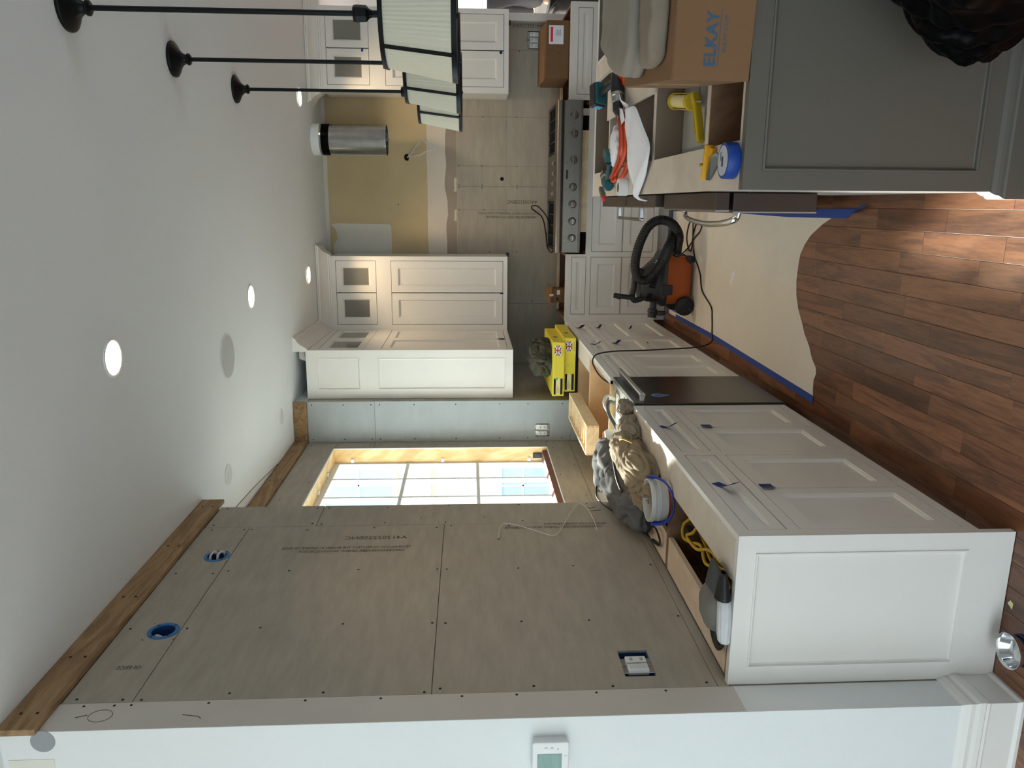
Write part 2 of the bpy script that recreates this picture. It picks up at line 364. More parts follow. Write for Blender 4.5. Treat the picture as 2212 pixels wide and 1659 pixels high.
# ================================================================= THE SETTING
random.seed(4)
XW, XB, YR, YB = -1.49, -1.815, 5.782, 7.25      # pier wall, bay wall, return, back wall
floor = struct(MB().box(-4.5,4.6,-3.3,2.12,-.12,-.004).box(-1.985,4.6,2.12,10,-.12,-.004).build('floor', floor_under))
ends = {0:[2.704],1:[3.306],2:[2.493,2.977],3:[2.276],4:[2.906,3.657],5:[2.717,3.394],6:[2.264,3.017],7:[2.78,3.562],8:[2.665,3.147],9:[2.454],11:[2.454,3.214]}
PW = .0822
def plank_run(mb, x0, x1, ya, yb): mb.box(x0+.0006, x1-.0006, ya+.0006, yb-.0006, -.006, 0)
far_mb = MB()
for k in range(-56, 55):
    x1 = -.0095-k*PW; x0 = x1-PW
    if x1 > 4.6 or x0 < -4.5: continue
    near = -1 <= k <= 18
    ys = sorted(ends.get(k, []))
    if not ys: ys = [2.2+random.random()*.9]
    while ys[-1] < 6.5: ys.append(ys[-1]+random.uniform(.45,.85))
    while ys[0] > 1.3: ys.insert(0, ys[0]-random.uniform(.45,.85))
    if near:
        for a, b in zip(ys, ys[1:]):
            mb = MB(); plank_run(mb, x0, x1, a, b); mb.build('plank', floor_wood, floor, bevel=.0007)
        plank_run(far_mb, x0, x1, -3.3, ys[0]); plank_run(far_mb, x0, x1, ys[-1], 10)
    else:
        y = -3.3
        ye = 10 if x0 > -1.95 else 2.1
        while y < ye:
            l = min(random.uniform(.8,1.6), ye-y); plank_run(far_mb, x0, x1, y, y+l); y += l
o = far_mb.build('outer_planks', floor_wood, floor); o['kind'] = 'stuff'
# ceiling
mb = MB(); ys = [-3.3,0,2.1,4,5,5.9,6.5,7.25,10]
for i, (ya, yb) in enumerate(zip(ys, ys[1:])):
    x0 = -4.6 if yb <= 2.1 else -1.985
    for dz in (0, .2): mb.add([(x0,ya,zc(ya)+dz),(4.7,ya,zc(ya)+dz),(4.7,yb,zc(yb)+dz),(x0,yb,zc(yb)+dz)], [(0,1,2,3)])
for x, ya, yb in ((-1.985,2.1,10),(-4.6,-3.3,2.1)): mb.add([(x,ya,3.0),(x,yb,2.99),(x,yb,3.25),(x,ya,3.25)], [(0,1,2,3)])
mb.add([(-4.6,2.1,3.045),(-1.985,2.1,3.045),(-1.985,2.1,3.25),(-4.6,2.1,3.25)],[(0,1,2,3)])
ceiling = struct(mb.build('ceiling', ceil_mat))
MB().tube(spline([(-1.69,3.75,3.0425),(-1.71,4.05,3.0425),(-1.722,4.275,3.0425),(-1.74,4.6,3.0425),(-1.765,4.9,3.0415),(-1.795,5.226,3.0405)],5),.0022,n=5).build('plaster_crack', pencil, ceiling)
# rear, right and left walls of the open room behind the camera
Frear = Fr((-4.5,-3.3,0),(1,0,0),(0,0,1),(0,1,0))
rear = struct(MB().holes(Frear,0,9.1,0,3.3,-.15,0,[(.2,4.7,.12,2.72)]).build('wall_rear', wall_white))
mb = MB()
for x in (-4.3,-2.8,-1.3,.15): mb.box(x,x+.05,-3.42,-3.34,.12,2.72)
mb.box(-4.3,.2,-3.42,-3.34,.12,.2); mb.box(-4.3,.2,-3.42,-3.34,2.64,2.72)
w2 = struct(mb.build('window_2', ext_white))
struct(MB().holes(Fr((4.6,0,0),(0,1,0),(0,0,1),(-1,0,0)),-3.3,10,0,3.3,-.15,0,[(1.0,2.8,.85,2.45)]).build('wall_right', wall_white))
mb = MB()
for y in (1.0,1.88,2.75): mb.box(4.66,4.71,y,y+.05,.85,2.45)
struct(mb.build('window_added_side', ext_white))  # unseen window, added to brighten the cabinet fronts, pier and ceiling
struct(MB().box(-4.45,4.55,-3.25,.75,.0005,.006).build('floor_bounce_sheet', bounce_pale))  # unseen pale sheet added behind the camera, bounces daylight up to the ceiling
struct(MB().holes(Fr((-4.5,0,0),(0,1,0),(0,0,1),(1,0,0)),-3.3,2.127,0,3.3,-.15,0,[(-2.3,.3,.3,2.5)]).build('wall_west', wall_white))
mb = MB()
for y in (-2.3,-1.0,.25): mb.box(-4.6,-4.55,y,y+.05,.3,2.5)
struct(mb.build('window_added_west', ext_white))  # unseen window, added for more daylight from the left
Ffar = Fr((-4.5,10,0),(1,0,0),(0,0,1),(0,-1,0))
struct(MB().holes(Ffar,5,9.1,0,3.3,-.15,0,[(6.2,7.9,.9,2.35)]).build('wall_far', wall_white))
# wall carrying the thermostat; its end is the corner bead of the tiled pier
wall_front = struct(MB().box(-4.5,XW,2.0,2.127,0,3.06).build('wall_front', wall_white))
MB().box(XW-.002,XW+.0008,2.0015,2.125,.86,2.934).build('tan_drywall_strip', drywall_tan, wall_front)  # slightly darker tan strip on the wall end above the counter
mb = MB()
for z in (2.86,2.77,2.72,2.49,2.2,1.97,1.72,1.55,1.3,1.08): mb.cyl((XW,2.113,z),(XW+.0015,2.113,z),.0045,n=8)
mb.build('screw_heads', screwm, wall_front)['kind'] = 'stuff'
MB().cyl((XW-.03,1.9985,2.925),(XW-.03,2.0,2.925),.035,n=20).build('bare_plaster_chip', pbr('bare_grey_plaster', lin(150,154,156), .9), wall_front)
MB().box(-1.70,-1.58,1.9988,2.0,2.90,3.03).build('patched_plaster', pbr('patched_plaster', lin(224,222,210), .85, var=.05, scale=6), wall_front)

FL = Fr((XW,0,0),(0,1,0),(0,0,1),(1,0,0))        # pier face: u = y, v = z
wall_left = struct(MB().box(-1.68,-1.565,2.127,3.685,0,3.06).build('wall_left', wall_white))
def board(F, u0, u1, v0, v1, par, mat, holes=(), th=.012, name='cement_board'):
    mb = MB(); g = .0012
    mb.holes(F, u0+g, u1-g, v0+g, v1-g, -th, 0, list(holes)); return mb.build(name, mat, par, bevel=.0012 if not holes else 0)
RNG = [(2.531,2.782),(3.131,2.782)]; rr = .0535
SW = (2.193,2.341,1.09,1.192)
board(FL,2.127,3.435,.908,1.815,wall_left,cement,[SW]); board(FL,2.127,3.435,1.815,2.725,wall_left,cement)
mb = MB(); mb.holes(FL,2.1282,3.4338,2.7262,2.9338,-.012,0,[(u-.0555,u+.0555,v-.0555,v+.0555) for u, v in RNG])
for u, v in RNG:      # round openings for the lamp boxes
    n = 40; vs = []
    for i in range(n):
        t = 2*math.pi*(i+.5)/n; c, s = math.cos(t), math.sin(t); k = .0555/max(abs(c),abs(s))
        vs += [FL.p(u+c*k, v+s*k, 0), FL.p(u+c*rr, v+s*rr, 0), FL.p(u+c*rr, v+s*rr, -.012)]
    mb.add(vs, [f for i in range(n) for f in ((3*i,3*i+1,3*((i+1)%n)+1,3*((i+1)%n)),(3*i+1,3*i+2,3*((i+1)%n)+2,3*((i+1)%n)+1))])
mb.build('cement_board', cement, wall_left)
board(FL,3.435,3.688,.908,2.42,wall_left,cement); board(FL,3.435,3.688,2.42,2.934,wall_left,cement)
board(FL,2.127,3.688,.868,.908,wall_left,cement)
MB().box(XW-.08,XW-.012,3.66,3.688,0,3.04).build('end_stud', drywall_tan, wall_left)
MB().box(XW-.075,XW-.003,2.127,3.688,0,.866).build('lower_drywall', drywall_tan, wall_left)
mb = MB(); random.seed(9)
sc = [(y,z) for y in (2.15,2.55,2.98,3.405) for z in (2.9,2.75,2.70,2.45,2.15,1.84,1.79,1.5,1.25,.93)]+[(y,z) for y in (3.46,3.665) for z in (2.9,2.45,2.39,2.1,1.8,1.45,1.1,.93)]
for y, z in sc:
    if any(math.hypot(y-a,z-b) < .08 for a, b in RNG) or (2.15 < y < 2.39 and 1.05 < z < 1.23): continue
    y += random.uniform(-.012,.012); z += random.uniform(-.01,.01); mb.cyl((XW,y,z),(XW+.001,y,z),.0048,n=8)
mb.build('screw_heads', screwm, wall_left)['kind'] = 'stuff'
def stencil(O, U, V, lines, par):
    for (u, v, s, body, xs) in lines: text('printed_lettering', body, s, Vector(O)+Vector(U)*u+Vector(V)*v, U, V, pencil, par, xs)
ZU = (0,0,1); XT = XW+.0012
stencil((XT,3.277,1.98),ZU,(0,1,0),[(0,.002,.046,'A4130322SBNC',.92)],wall_left)
stencil((XT,3.15,1.955),ZU,(0,1,0),[(0,.034,.03,'TECHNOLOGY TO PROTECT THE BOARD #1 CHOICE OF PROS',.66),(.028,0,.03,'HARDIEBACKER FIBER CEMENT WITH MOLDBLOCK',.66)],wall_left)
stencil((XT,3.372,1.07),ZU,(0,1,0),[(0,0,.03,'HARDIEBACKER FIBER CEMENT WITH MOLDBLOCK',.66),(-.03,.034,.03,'TECHNOLOGY TO PROTECT THE',.66)],wall_left)
stencil((XT,2.30,2.77),ZU,(0,1,0),[(0,0,.03,'OF PROS',.66)],wall_left)
for pts in ([(3.62,1.06),(3.60,1.09),(3.63,1.11)],[(3.58,1.04),(3.57,1.10)],[(3.5,1.93),(3.53,1.93)],[(3.5,1.62),(3.53,1.63)]):
    MB().tube([(XT,y,z) for y, z in pts],.0012,n=4).build('pencil_mark', pencil, wall_left)
for pts in ([(2.06,2.86),(2.07,2.83)],[(2.06,2.55),(2.05,2.50),(2.04,2.49)]):
    MB().tube([(XW+.0012,y,z) for y, z in pts],.0014,n=4).build('pencil_mark', pencil, wall_front)
MB().tube([(XW+.0012,2.065+.028*math.cos(t),2.79+.034*math.sin(t)) for t in [i*.21 for i in range(30)]],.0009,n=4,closed=True).build('pencil_circle', pencil, wall_front)

# bay with the window
FB = Fr((XB,0,0),(0,1,0),(0,0,1),(1,0,0)); WY0, WY1, WZ0, WZ1 = 3.85, 5.62, 1.102, 2.715
wall_window = struct(MB().holes(Fr((XB-.013,0,0),(0,1,0),(0,0,1),(1,0,0)),3.5,5.95,-.12,3.2,-.16,0,[(WY0-.02,WY1+.02,WZ0-.02,WZ1+.02)]).build('wall_window', wall_white))
struct(MB().box(-1.99,-1.565,3.56,3.684,0,3.06).build('wall_bay_side', wall_white))
board(FB,3.69,YR,.918,WZ0,wall_window,cement); board(FB,WY1,YR,WZ0,2.422,wall_window,cement); board(FB,WY1,YR,2.422,WZ1,wall_window,cement)
board(FB,3.69,YR,WZ1,2.936,wall_window,cement); board(FB,3.69,WY0,WZ0,WZ1,wall_window,cement); board(FB,3.69,4.70,.87,.918,wall_window,cement); board(FB,4.70,YR,.60,.918,wall_window,cement)
mb = MB()
for y, z in [(5.70,2.9),(5.70,2.7),(5.70,2.45),(5.70,2.38),(5.70,2.0),(5.70,1.6),(5.70,1.2),(5.2,.95),(4.6,.95),(5.6,1.06),(5.0,1.07),(5.4,2.76),(4.9,2.76),(4.6,2.88),(5.2,2.88)]: mb.cyl((XB,y,z),(XB+.001,y,z),.0048,n=8)
mb.build('screw_heads', screwm, wall_window)['kind'] = 'stuff'
FR_ = Fr((0,YR,0),(1,0,0),(0,0,1),(0,-1,0))
wall_return = struct(MB().box(-2.0,-1.503,YR+.013,7.4,0,3.2).build('wall_return', wall_white))
board(FR_,XB,-1.488,.90,2.422,wall_return,cement_pale,[(-1.78,-1.676,1.07,1.178)]); board(FR_,XB,-1.488,2.422,2.936,wall_return,cement_pale); board(FR_,XB,-1.488,.4,.90,wall_return,cement_pale)
mb = MB()
for x in (-1.79,-1.515):
    for z in (2.9,2.66,2.45,2.385,2.12,1.8,1.46,1.24,.97): mb.cyl((x,YR,z),(x,YR-.001,z),.0048,n=8)
mb.build('screw_heads', screwm, wall_return)['kind'] = 'stuff'
FLf = Fr((XW,0,0),(0,1,0),(0,0,1),(1,0,0))
wall_left_far = struct(MB().box(-1.62,-1.502,5.80,7.4,-.1,3.15).build('wall_left_far', wall_white))
board(FLf,5.785,6.55,.4,1.36,wall_left_far,cement); board(FLf,6.55,7.25,.4,1.36,wall_left_far,cement); board(FLf,5.785,7.25,1.36,2.94,wall_left_far,cement)
FK = Fr((0,YB,0),(1,0,0),(0,0,1),(0,-1,0))
wall_back = struct(MB().box(-1.6,1.6,7.262,7.42,-.1,3.2).build('wall_back', wall_white))
for a, b in ((-1.49,-.92),(-.92,.147),(.147,1.31),(1.31,1.545)):
    board(FK,a,b,.60,1.352,wall_back,cement_b,[(1.32,1.466,1.058,1.168)] if a == 1.31 else [])
    board(FK,a,b,1.352,1.795,wall_back,cement_b)
MB().fbox(FK,-1.49,1.545,1.795,2.99,-.012,-.004).build('gold_drywall', gold, wall_back)
random.seed(3)
def ragged(u0, u1, v0, v1, jt, jb, n=26):
    top = [(u0+(u1-u0)*i/n, v1+jt*(noise.noise(Vector((i*.5,1.3,0)))+.4*noise.noise(Vector((i*1.7,5,0))))) for i in range(n+1)]
    bot = [(u0+(u1-u0)*i/n, v0+jb*(noise.noise(Vector((i*.45,9.3,0)))+.4*noise.noise(Vector((i*1.9,7,0))))) for i in range(n+1)]
    return bot+top[::-1]
MB().poly(FK, ragged(-.6,1.0,1.80,1.93,.0,.0), -.005, -.0035).build('taped_joint', taupe, wall_back)
MB().poly(FK, ragged(-.6,1.0,1.895,2.066,.008,.022), -.004, -.002).build('joint_compound_band', compound, wall_back)
for u0, u1 in ((.1,.22),(-.16,-.06)): MB().poly(FK, ragged(u0,u1,1.803,1.823,.004,.004,10), -.004, -.002).build('compound_smear', compound, wall_back)
MB().poly(FK, [(-.6,2.40),(-.215,2.40),(-.195,2.42),(-.19,2.90),(-.20,2.945),(-.25,2.90),(-.33,2.89),(-.37,2.92),(-.40,2.93),(-.6,2.93)], -.004, -.0025).build('white_primer_patch', compound2, wall_back)
MB().poly(FK, [(-.6,2.955),(.2,2.957),(.36,2.952),(1.0,2.962),(1.0,3.02),(-.6,3.02)], -.004, -.002).build('ceiling_joint_compound', compound2, wall_back)
mb = MB()
for x, z in [(.327,1.78),(.327,1.57),(.327,1.26),(.16,1.78),(.135,1.78),(.16,1.57),(.135,1.57),(.16,1.25),(.135,1.25),(-.06,1.78),(-.06,1.55),(.75,1.56),(.75,1.26),(-.44,1.5),(-.44,1.25),(.55,2.4),(-.02,2.33),(-.9,1.1),(1.3,1.24)]: mb.cyl((x,YB,z),(x,YB-.001,z),.005,n=8)
mb.build('screw_heads', screwm, wall_back)['kind'] = 'stuff'
for x in (.327,.75,-.06): MB().box(x-.0008,x+.0008,YB-.0012,YB,.95,1.79).build('pencil_line', pencil, wall_back)
MB().cyl((.215,YB-.002,1.389),(.215,YB+.01,1.389),.017,n=20).build('pipe_hole', black_gap, wall_back)
stencil((.027,YB-.0012,1.066),ZU,(-1,0,0),[(0,.0,.045,'A4130322SBNC',.92)],wall_back)
stencil((-.08,YB-.0012,1.04),ZU,(-1,0,0),[(0,.0,.03,'TECHNOLOGY TO PROTECT THE BOARD #1 CHOICE OF PROS',.66),(.03,.034,.03,'HARDIEBACKER FIBER CEMENT WITH MOLDBLOCK',.66)],wall_back)
stencil((1.525,YB-.0012,1.04),ZU,(-1,0,0),[(0,.0,.045,'A4130322SBNC',.92),(.02,.12,.03,'FIBER CEMENT',.66)],wall_back)
struct(MB().box(1.537,1.60,7.19,7.44,0,3.0).build('trim_5', white_cab, bevel=.002))
# plywood nailing strips under the ceiling
def strip(name, x0, x1, y0, y1, z0, z1, scr):
    o = struct(MB().box(x0,x1,y0,y1,z0,z1).build(name, ply, bevel=.0015)); m = MB()
    for p, q in scr: m.cyl(p, q, .005, n=8)
    m.build('screw_heads', screwm, o)['kind'] = 'stuff'; return o
strip('trim_1', XW, XW+.02, 1.985, 3.745, 2.936, 3.044, [((XW+.02,y,z),(XW+.021,y,z)) for y in (2.06,2.35,2.75,3.2,3.65) for z in (2.965,3.012)])
strip('trim_2', XB, XB+.02, 3.69, YR, 2.937, 3.036, [((XB+.02,y,z),(XB+.021,y,z)) for y in (4.0,4.4,4.9,5.3) for z in (2.965,3.012)])
strip('trim_3', XB+.02, -1.486, YR-.02, YR, 2.937, 3.036, [((x,YR-.02,z),(x,YR-.021,z)) for x in (-1.77,-1.53) for z in (2.965,3.012)])
# baseboard round the foot of the pier
prof = [(0,0),(.020,0),(.022,.012),(.015,.022),(.015,.105),(.017,.112),(.015,.12),(.022,.128),(.020,.142),(.011,.15),(.013,.165),(.008,.18),(0,.19)]
mb = MB()
for (a, b, fn) in ((None,None,0),): 
    P = [[(XW+d, 2.134, z) for d, z in prof], [(XW+d, 2.0-d, z) for d, z in prof], [(-4.5, 2.0-d, z) for d, z in prof]]
    k = len(prof); mb.add([q for r_ in P for q in r_], [(i*k+j,i*k+(j+1)%k,(i+1)*k+(j+1)%k,(i+1)*k+j) for i in range(2) for j in range(k)]+[tuple(range(k)), tuple(range(3*k-1,2*k-1,-1))])
struct(mb.build('baseboard_left', white_cab))

# window in the bay: pine jambs, white sash with muntins, panes
win = struct(MB().holes(Fr((-1.93,0,0),(0,1,0),(0,0,1),(1,0,0)),WY0,WY1,WZ0,WZ1,-.045,0,[(WY0+.025,WY1-.025,WZ0+.03,WZ1-.04)]).build('window_1', ext_white, bevel=.002))
MB().box(-1.935,XB-.001,WY1,WY1+.018,WZ0,WZ1+.018).build('jamb_board', pine, win); MB().box(-1.935,XB-.001,WY0-.018,WY0,WZ0,WZ1+.018).build('jamb_board', pine, win)
MB().box(-1.935,XB-.001,WY0,WY1,WZ1,WZ1+.018).build('head_board', pine, win); MB().box(-1.935,XB-.001,WY0,WY1,WZ0-.018,WZ0).build('sill_board', ext_white, win)
MB().box(XB-.004,XB+.0015,WY1-.001,WY1+.008,WZ0,WZ1+.008).build('bead_strip', ext_white, win); MB().box(XB-.004,XB+.0015,WY0,WY1,WZ1-.001,WZ1+.008).build('bead_strip', ext_white, win)
brn = pbr('brown_cap', lin(132,86,66), .6)
for i in range(4): MB().box(-1.925,XB-.02-.002*i,4.45+.02*i,WY1-.005,WZ0+.001+.0095*i,WZ0+.0095*(i+1)).build('sill_packer', brn, win, bevel=.0008)
cols = [WY1-.025-.351*i for i in range(6)]; cols[-1] = WY0+.025; rows = [1.132,1.636,2.160,2.675]
for y in cols[1:-1]: MB().box(-1.955,-1.921,y-.011,y+.011,1.132,2.675).build('muntin', ext_white, win, bevel=.003)
for z in rows[1:-1]: MB().box(-1.954,-1.922,WY0+.025,WY1-.025,z-.012,z+.012).build('muntin', ext_white, win, bevel=.003)
for a, b in zip(cols, cols[1:]):
    for c, d in zip(rows, rows[1:]): MB().box(-1.945,-1.941,b+.004,a-.004,c+.004,d-.004).build('pane', pane_m, win)
for z in (2.58,1.9,1.24): MB().box(-1.925,-1.895,5.608,5.62,z-.012,z+.012).build('sash_clip', white_plastic, win, bevel=.002)
for y in (5.3,4.95): MB().box(-1.92,-1.89,y-.012,y+.012,2.703,2.715).build('sash_clip', white_plastic, win, bevel=.002)
MB().box(-1.90,-1.86,5.606,5.62,1.11,1.21).build('sash_lock', black_plastic, win, bevel=.003)

# outside the window: lawn and the house next door
struct(MB().box(-30,-1.995,-12,30,-.75,-.6).build('ground', concrete)); struct(MB().box(-1.99,12,10.2,30,-.75,-.6).build('ground_back', concrete))
hs = thing('neighbour_house', 'pale clapboard house with grid windows seen through the bay window', 'house', (-5.5,12.3,-.6))
MB().box(-10,-3.2,12.32,12.5,-.6,6).build('wall', siding, hs)
for i in range(30):
    z = -.5+.2*i; MB().hexa([(-10,12.30,z),(-3.2,12.30,z),(-3.2,12.32,z),(-10,12.32,z),(-10,12.317,z+.2),(-3.2,12.317,z+.2),(-3.2,12.32,z+.2),(-10,12.32,z+.2)]).build('clapboard', siding, hs)
for (x0,x1,z0,z1,nx,nz) in ((-5.0,-3.9,-.1,1.25,3,3),(-5.1,-4.1,2.9,4.2,2,2)):
    f = MB().holes(Fr((0,12.26,0),(1,0,0),(0,0,1),(0,-1,0)),x0,x1,z0,z1,-.05,.03,[(x0+.09,x1-.09,z0+.09,z1-.09)]).build('window', ext_white, hs)
    MB().box(x0+.09,x1-.09,12.27,12.29,z0+.09,z1-.09).build('pane', ext_glass, f); m = MB()
    for i in range(1,nx): m.box(x0+(x1-x0)*i/nx-.015,x0+(x1-x0)*i/nx+.015,12.25,12.27,z0,z1)
    for i in range(1,nz): m.box(x0,x1,12.25,12.27,z0+(z1-z0)*i/nz-.015,z0+(z1-z0)*i/nz+.015)
    m.build('muntin', ext_white, f)
MB().box(-10.2,-3.0,12.1,12.4,2.35,2.62).build('band_board', ext_white, hs); MB().box(-4.0,-3.84,12.2,12.3,-.6,6).build('corner_board', ext_white, hs)
# room beyond the end of the back wall: window with slatted blind
wf = struct(MB().holes(Fr((0,9.99,0),(1,0,0),(0,0,1),(0,-1,0)),1.64,3.46,.84,2.41,-.02,.02,[(1.7,3.4,.9,2.35)]).build('window_3', white_cab))
for i in range(36): MB().hexa([(1.72,9.95,.93+.039*i),(3.38,9.95,.93+.039*i),(3.38,9.972,.946+.039*i),(1.72,9.972,.946+.039*i),(1.72,9.95,.932+.039*i),(3.38,9.95,.932+.039*i),(3.38,9.972,.948+.039*i),(1.72,9.972,.948+.039*i)]).build('blind_slat', blind_m, wf)

# ================================================================= CABINETS
def shaker(F, u0, u1, v0, v1, par, name='door', s=.058, mat=None, n=-.0008, g=.0034, glassy=False, th=.02):
    a, b, c, d = u0+g, u1-g, v0+g, v1-g
    prof = [(0,n-th),(0,n-.001),(.001,n),(s,n),(s+.001,n-.0035),(s+.006,n-.004),(s+.011,n-.011)]
    mb = MB()
    if glassy:
        mb.rings(F,a,b,c,d,prof+[(s+.012,n-.012)],cap=False,back=False); mb.rings(F,a,b,c,d,[(0,n-th),(s+.012,n-th),(s+.012,n-.012)],cap=False,back=False)
        o = mb.build(name, mat or white_cab, par)
        MB().rings(F,a,b,c,d,[(s+.012,n-.013),(s+.012,n-.010)],cap=True).build('pane', cab_glass, o)
        return o
    return mb.rings(F,a,b,c,d,prof).build(name, mat or white_cab, par)
def base_cab(label, F, u0, u1, ops, depth, top=.876, inner=None, front=.14, rear=.14, wl=.0, wr=.0, mat=None, loc=None, kick=True):
    t = thing('base_cabinet', label, 'cabinet', loc or F.p((u0+u1)/2, 0, -depth/2), None)
    inner = inner or brownply; mat = mat or white_cab
    MB().holes(F,u0,u1,.105,top,-.02,0,[(a,b,c,d) for _, a, b, c, d in ops]).build('face_frame', mat, t)
    m = MB(); m.fbox(F,u0+.001,u0+.019,.105,top-.004,-depth,-.0205); m.fbox(F,u1-.019,u1-.001,.105,top-.004,-depth,-.0205)
    m.fbox(F,u0+.019,u1-.019,.105,.123,-depth,-.0205); m.fbox(F,u0+.019,u1-.019,.123,top-.004,-depth,-depth+.012)
    m.build('carcass', inner, t)
    if front: MB().fbox(F,u0+.001,u1-.001,top-.018,top,-.0205-front,-.0205).build('front_stretcher', deck, t)
    if rear: MB().fbox(F,u0+.02,u1-.02,top-.02,top-.002,-depth,-depth+rear).build('rear_stretcher', pale_ply, t)
    if kick: MB().fbox(F,u0,u1,.0,.105,-.09,-.075).build('toe_kick', mat, t)
    for kind, a, b, c, d in ops:
        if kind == 'open': continue
        h = d-c; shaker(F,a,b,c,d,t,'drawer_front' if kind == 'drawer' else 'door', s=.036 if h < .16 else .056, mat=mat)
    return t
FX = Fr((-.98,0,0),(0,1,0),(0,0,1),(1,0,0)); FY = Fr((0,6.53,0),(1,0,0),(0,0,1),(0,-1,0))
ca = base_cab('white base cabinet at the end of the run, open top holding yellow cord', FX, 2.16, 2.932, [('drawer',2.18,2.909,.706,.832),('door',2.18,2.537,.141,.667),('door',2.538,2.909,.141,.667)], .495)
Fe = Fr((0,2.135,0),(1,0,0),(0,0,1),(0,-1,0))
MB().rings(Fe,-1.4895,-.98,.002,.876,[(0,-.025),(0,0)],cap=False).holes(Fe,-1.4895,-.98,.002,.876,-.001,0,[(-1.431,-1.037,.145,.819)]).rings(Fe,-1.431,-1.037,.145,.819,[(0,0),(.001,.0035),(.006,.0035),(.009,-.004),(.013,-.0075),(.018,-.008)],back=False).build('end_panel', white_cab, ca)
cb = base_cab('white base cabinet beside the dishwasher with clothes piled on its open top', FX, 2.932, 3.69, [('drawer',2.955,3.666,.706,.83),('door',2.955,3.308,.141,.667),('door',3.309,3.666,.141,.667)], .495)
cc = base_cab('white base cabinet with birch interior under the slotted wooden drawer', FX, 4.335, 5.10, [('drawer',4.36,5.075,.706,.83),('door',4.36,4.716,.141,.667),('door',4.717,5.075,.141,.667)], .60, inner=birch, front=.02, rear=.03)
D3 = lambda a, b: [('drawer',a,b,.706,.83),('drawer',a,b,.404,.667),('drawer',a,b,.141,.402)]
c1 = base_cab('white three-drawer base cabinet with blue tape tabs, beside the yellow boxes', FX, 5.10, 5.69, D3(5.122,5.668), .60, inner=birch, front=.12, rear=.03)
c2 = base_cab('white three-drawer base cabinet under the yellow boxes in the inner corner', FX, 5.69, 6.53, D3(5.712,6.47), .505, inner=birch, front=.12, rear=.12)
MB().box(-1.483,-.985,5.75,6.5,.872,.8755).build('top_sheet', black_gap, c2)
ce = base_cab('white three-drawer base cabinet between the corner and the rangetop', FY, -.98, -.4135, [('drawer',-.922,-.435,.705,.828),('drawer',-.922,-.435,.403,.667),('drawer',-.922,-.435,.142,.401)], .70, front=.03, rear=.08)
cf = base_cab('white drawer base cabinet carrying the stainless rangetop', FY, -.4135, .815, [('drawer',-.393,.199,.404,.665),('drawer',-.393,.199,.143,.402),('drawer',.215,.79,.404,.665),('drawer',.215,.79,.143,.402)], .70, top=.712, front=0, rear=.05)
MB().box(-.228,.583,6.532,6.56,.712,.78).build('blocking_board', maple, cf); MB().box(.70,.752,6.535,6.6,.712,.78).build('support_block', deck, cf); MB().box(-.41,.81,6.7,6.72,.712,.78).build('void_backing', black_gap, cf)
cg = base_cab('white base cabinet with one drawer under the brown carton', FY, .815, 1.545, [('drawer',.857,1.502,.702,.82),('door',.857,1.179,.141,.662),('door',1.18,1.502,.141,.662)], .70, top=.88, front=.03, rear=.08)

def crown_run(pts, zs, prof, par, name='crown_moulding'):
    """pts: list of functions d -> (x,y); zs: base height at each"""
    mb = MB(); k = len(prof)
    vs = [Vector((*fn(d), z0+(zt-z0)*h)) for fn, (z0, zt) in zip(pts, zs) for d, h in prof]
    mb.add(vs, [(i*k+j,i*k+(j+1)%k,(i+1)*k+(j+1)%k,(i+1)*k+j) for i in range(len(pts)-1) for j in range(k)]+[tuple(range(k)), tuple(range(len(vs)-1,len(vs)-k-1,-1))])
    return mb.build(name, white_cab, par, smooth=28)
CP = [(-.012,0),(.010,0),(.012,.10),(.020,.14),(.022,.22),(.030,.30),(.042,.50),(.060,.66),(.080,.76),(.088,.80),(.090,.90),(.102,.93),(.103,1.0),(-.012,1.0)]
def upper(label, F, u0, u1, ds, depth, top, loc):
    t = thing('upper_cabinet', label, 'cabinet', loc)
    us, sp = ds
    ops = [(us[0],us[1],2.506,2.857),(us[0],us[1],1.392,2.377)]
    MB().holes(F,u0,u1,1.354,top,-.02,0,ops).build('face_frame', white_cab, t)
    m = MB(); m.fbox(F,u0,u0+.018,1.354,top,-depth,-.0202); m.fbox(F,u1-.018,u1,1.354,top,-depth,-.0202); m.fbox(F,u0+.018,u1-.018,1.37,1.388,-depth,-.0202)
    m.fbox(F,u0+.018,u1-.018,2.43,2.448,-depth,-.0202); m.fbox(F,u0+.018,u1-.018,top-.03,top-.012,-depth,-.0202); m.fbox(F,u0+.018,u1-.018,1.37,top,-depth,-depth+.01)
    m.build('carcass', white_cab, t)
    for a, b in ((us[0],sp),(sp+.001,us[1])):
        shaker(F,a,b,2.506,2.857,t,'glass_door',s=.052,glassy=True); shaker(F,a,b,1.392,2.377,t,'door',s=.058)
    return t
FUb = Fr((0,6.86,0),(1,0,0),(0,0,1),(0,-1,0)); FUl = Fr((-1.105,0,0),(0,1,0),(0,0,1),(1,0,0))
ul = upper('white upper cabinet with panelled end beside the bay', FUl, 5.895, 6.86, ((5.922,6.826),6.374), .383, 2.93, (-1.3,6.37,1.354))
Fp = Fr((0,5.87,0),(1,0,0),(0,0,1),(0,-1,0)); MP = [(0,0),(.001,.003),(.005,.003),(.008,-.004),(.012,-.007),(.015,-.0075)]
H = [(-1.416,-1.166,2.536,2.862),(-1.415,-1.168,1.412,2.398)]
mb = MB().rings(Fp,-1.487,-1.105,1.354,2.944,[(0,-.025),(0,0)],cap=False).holes(Fp,-1.487,-1.105,1.354,2.944,-.001,0,H)
for h in H: mb.rings(Fp,*h,MP,back=False)
mb.build('end_panel', white_cab, ul)
crown_run([lambda d:(-1.105+d,5.872), lambda d:(-1.105+d,6.86-d)], [(2.93,3.041),(2.895,3.004)], CP, ul)
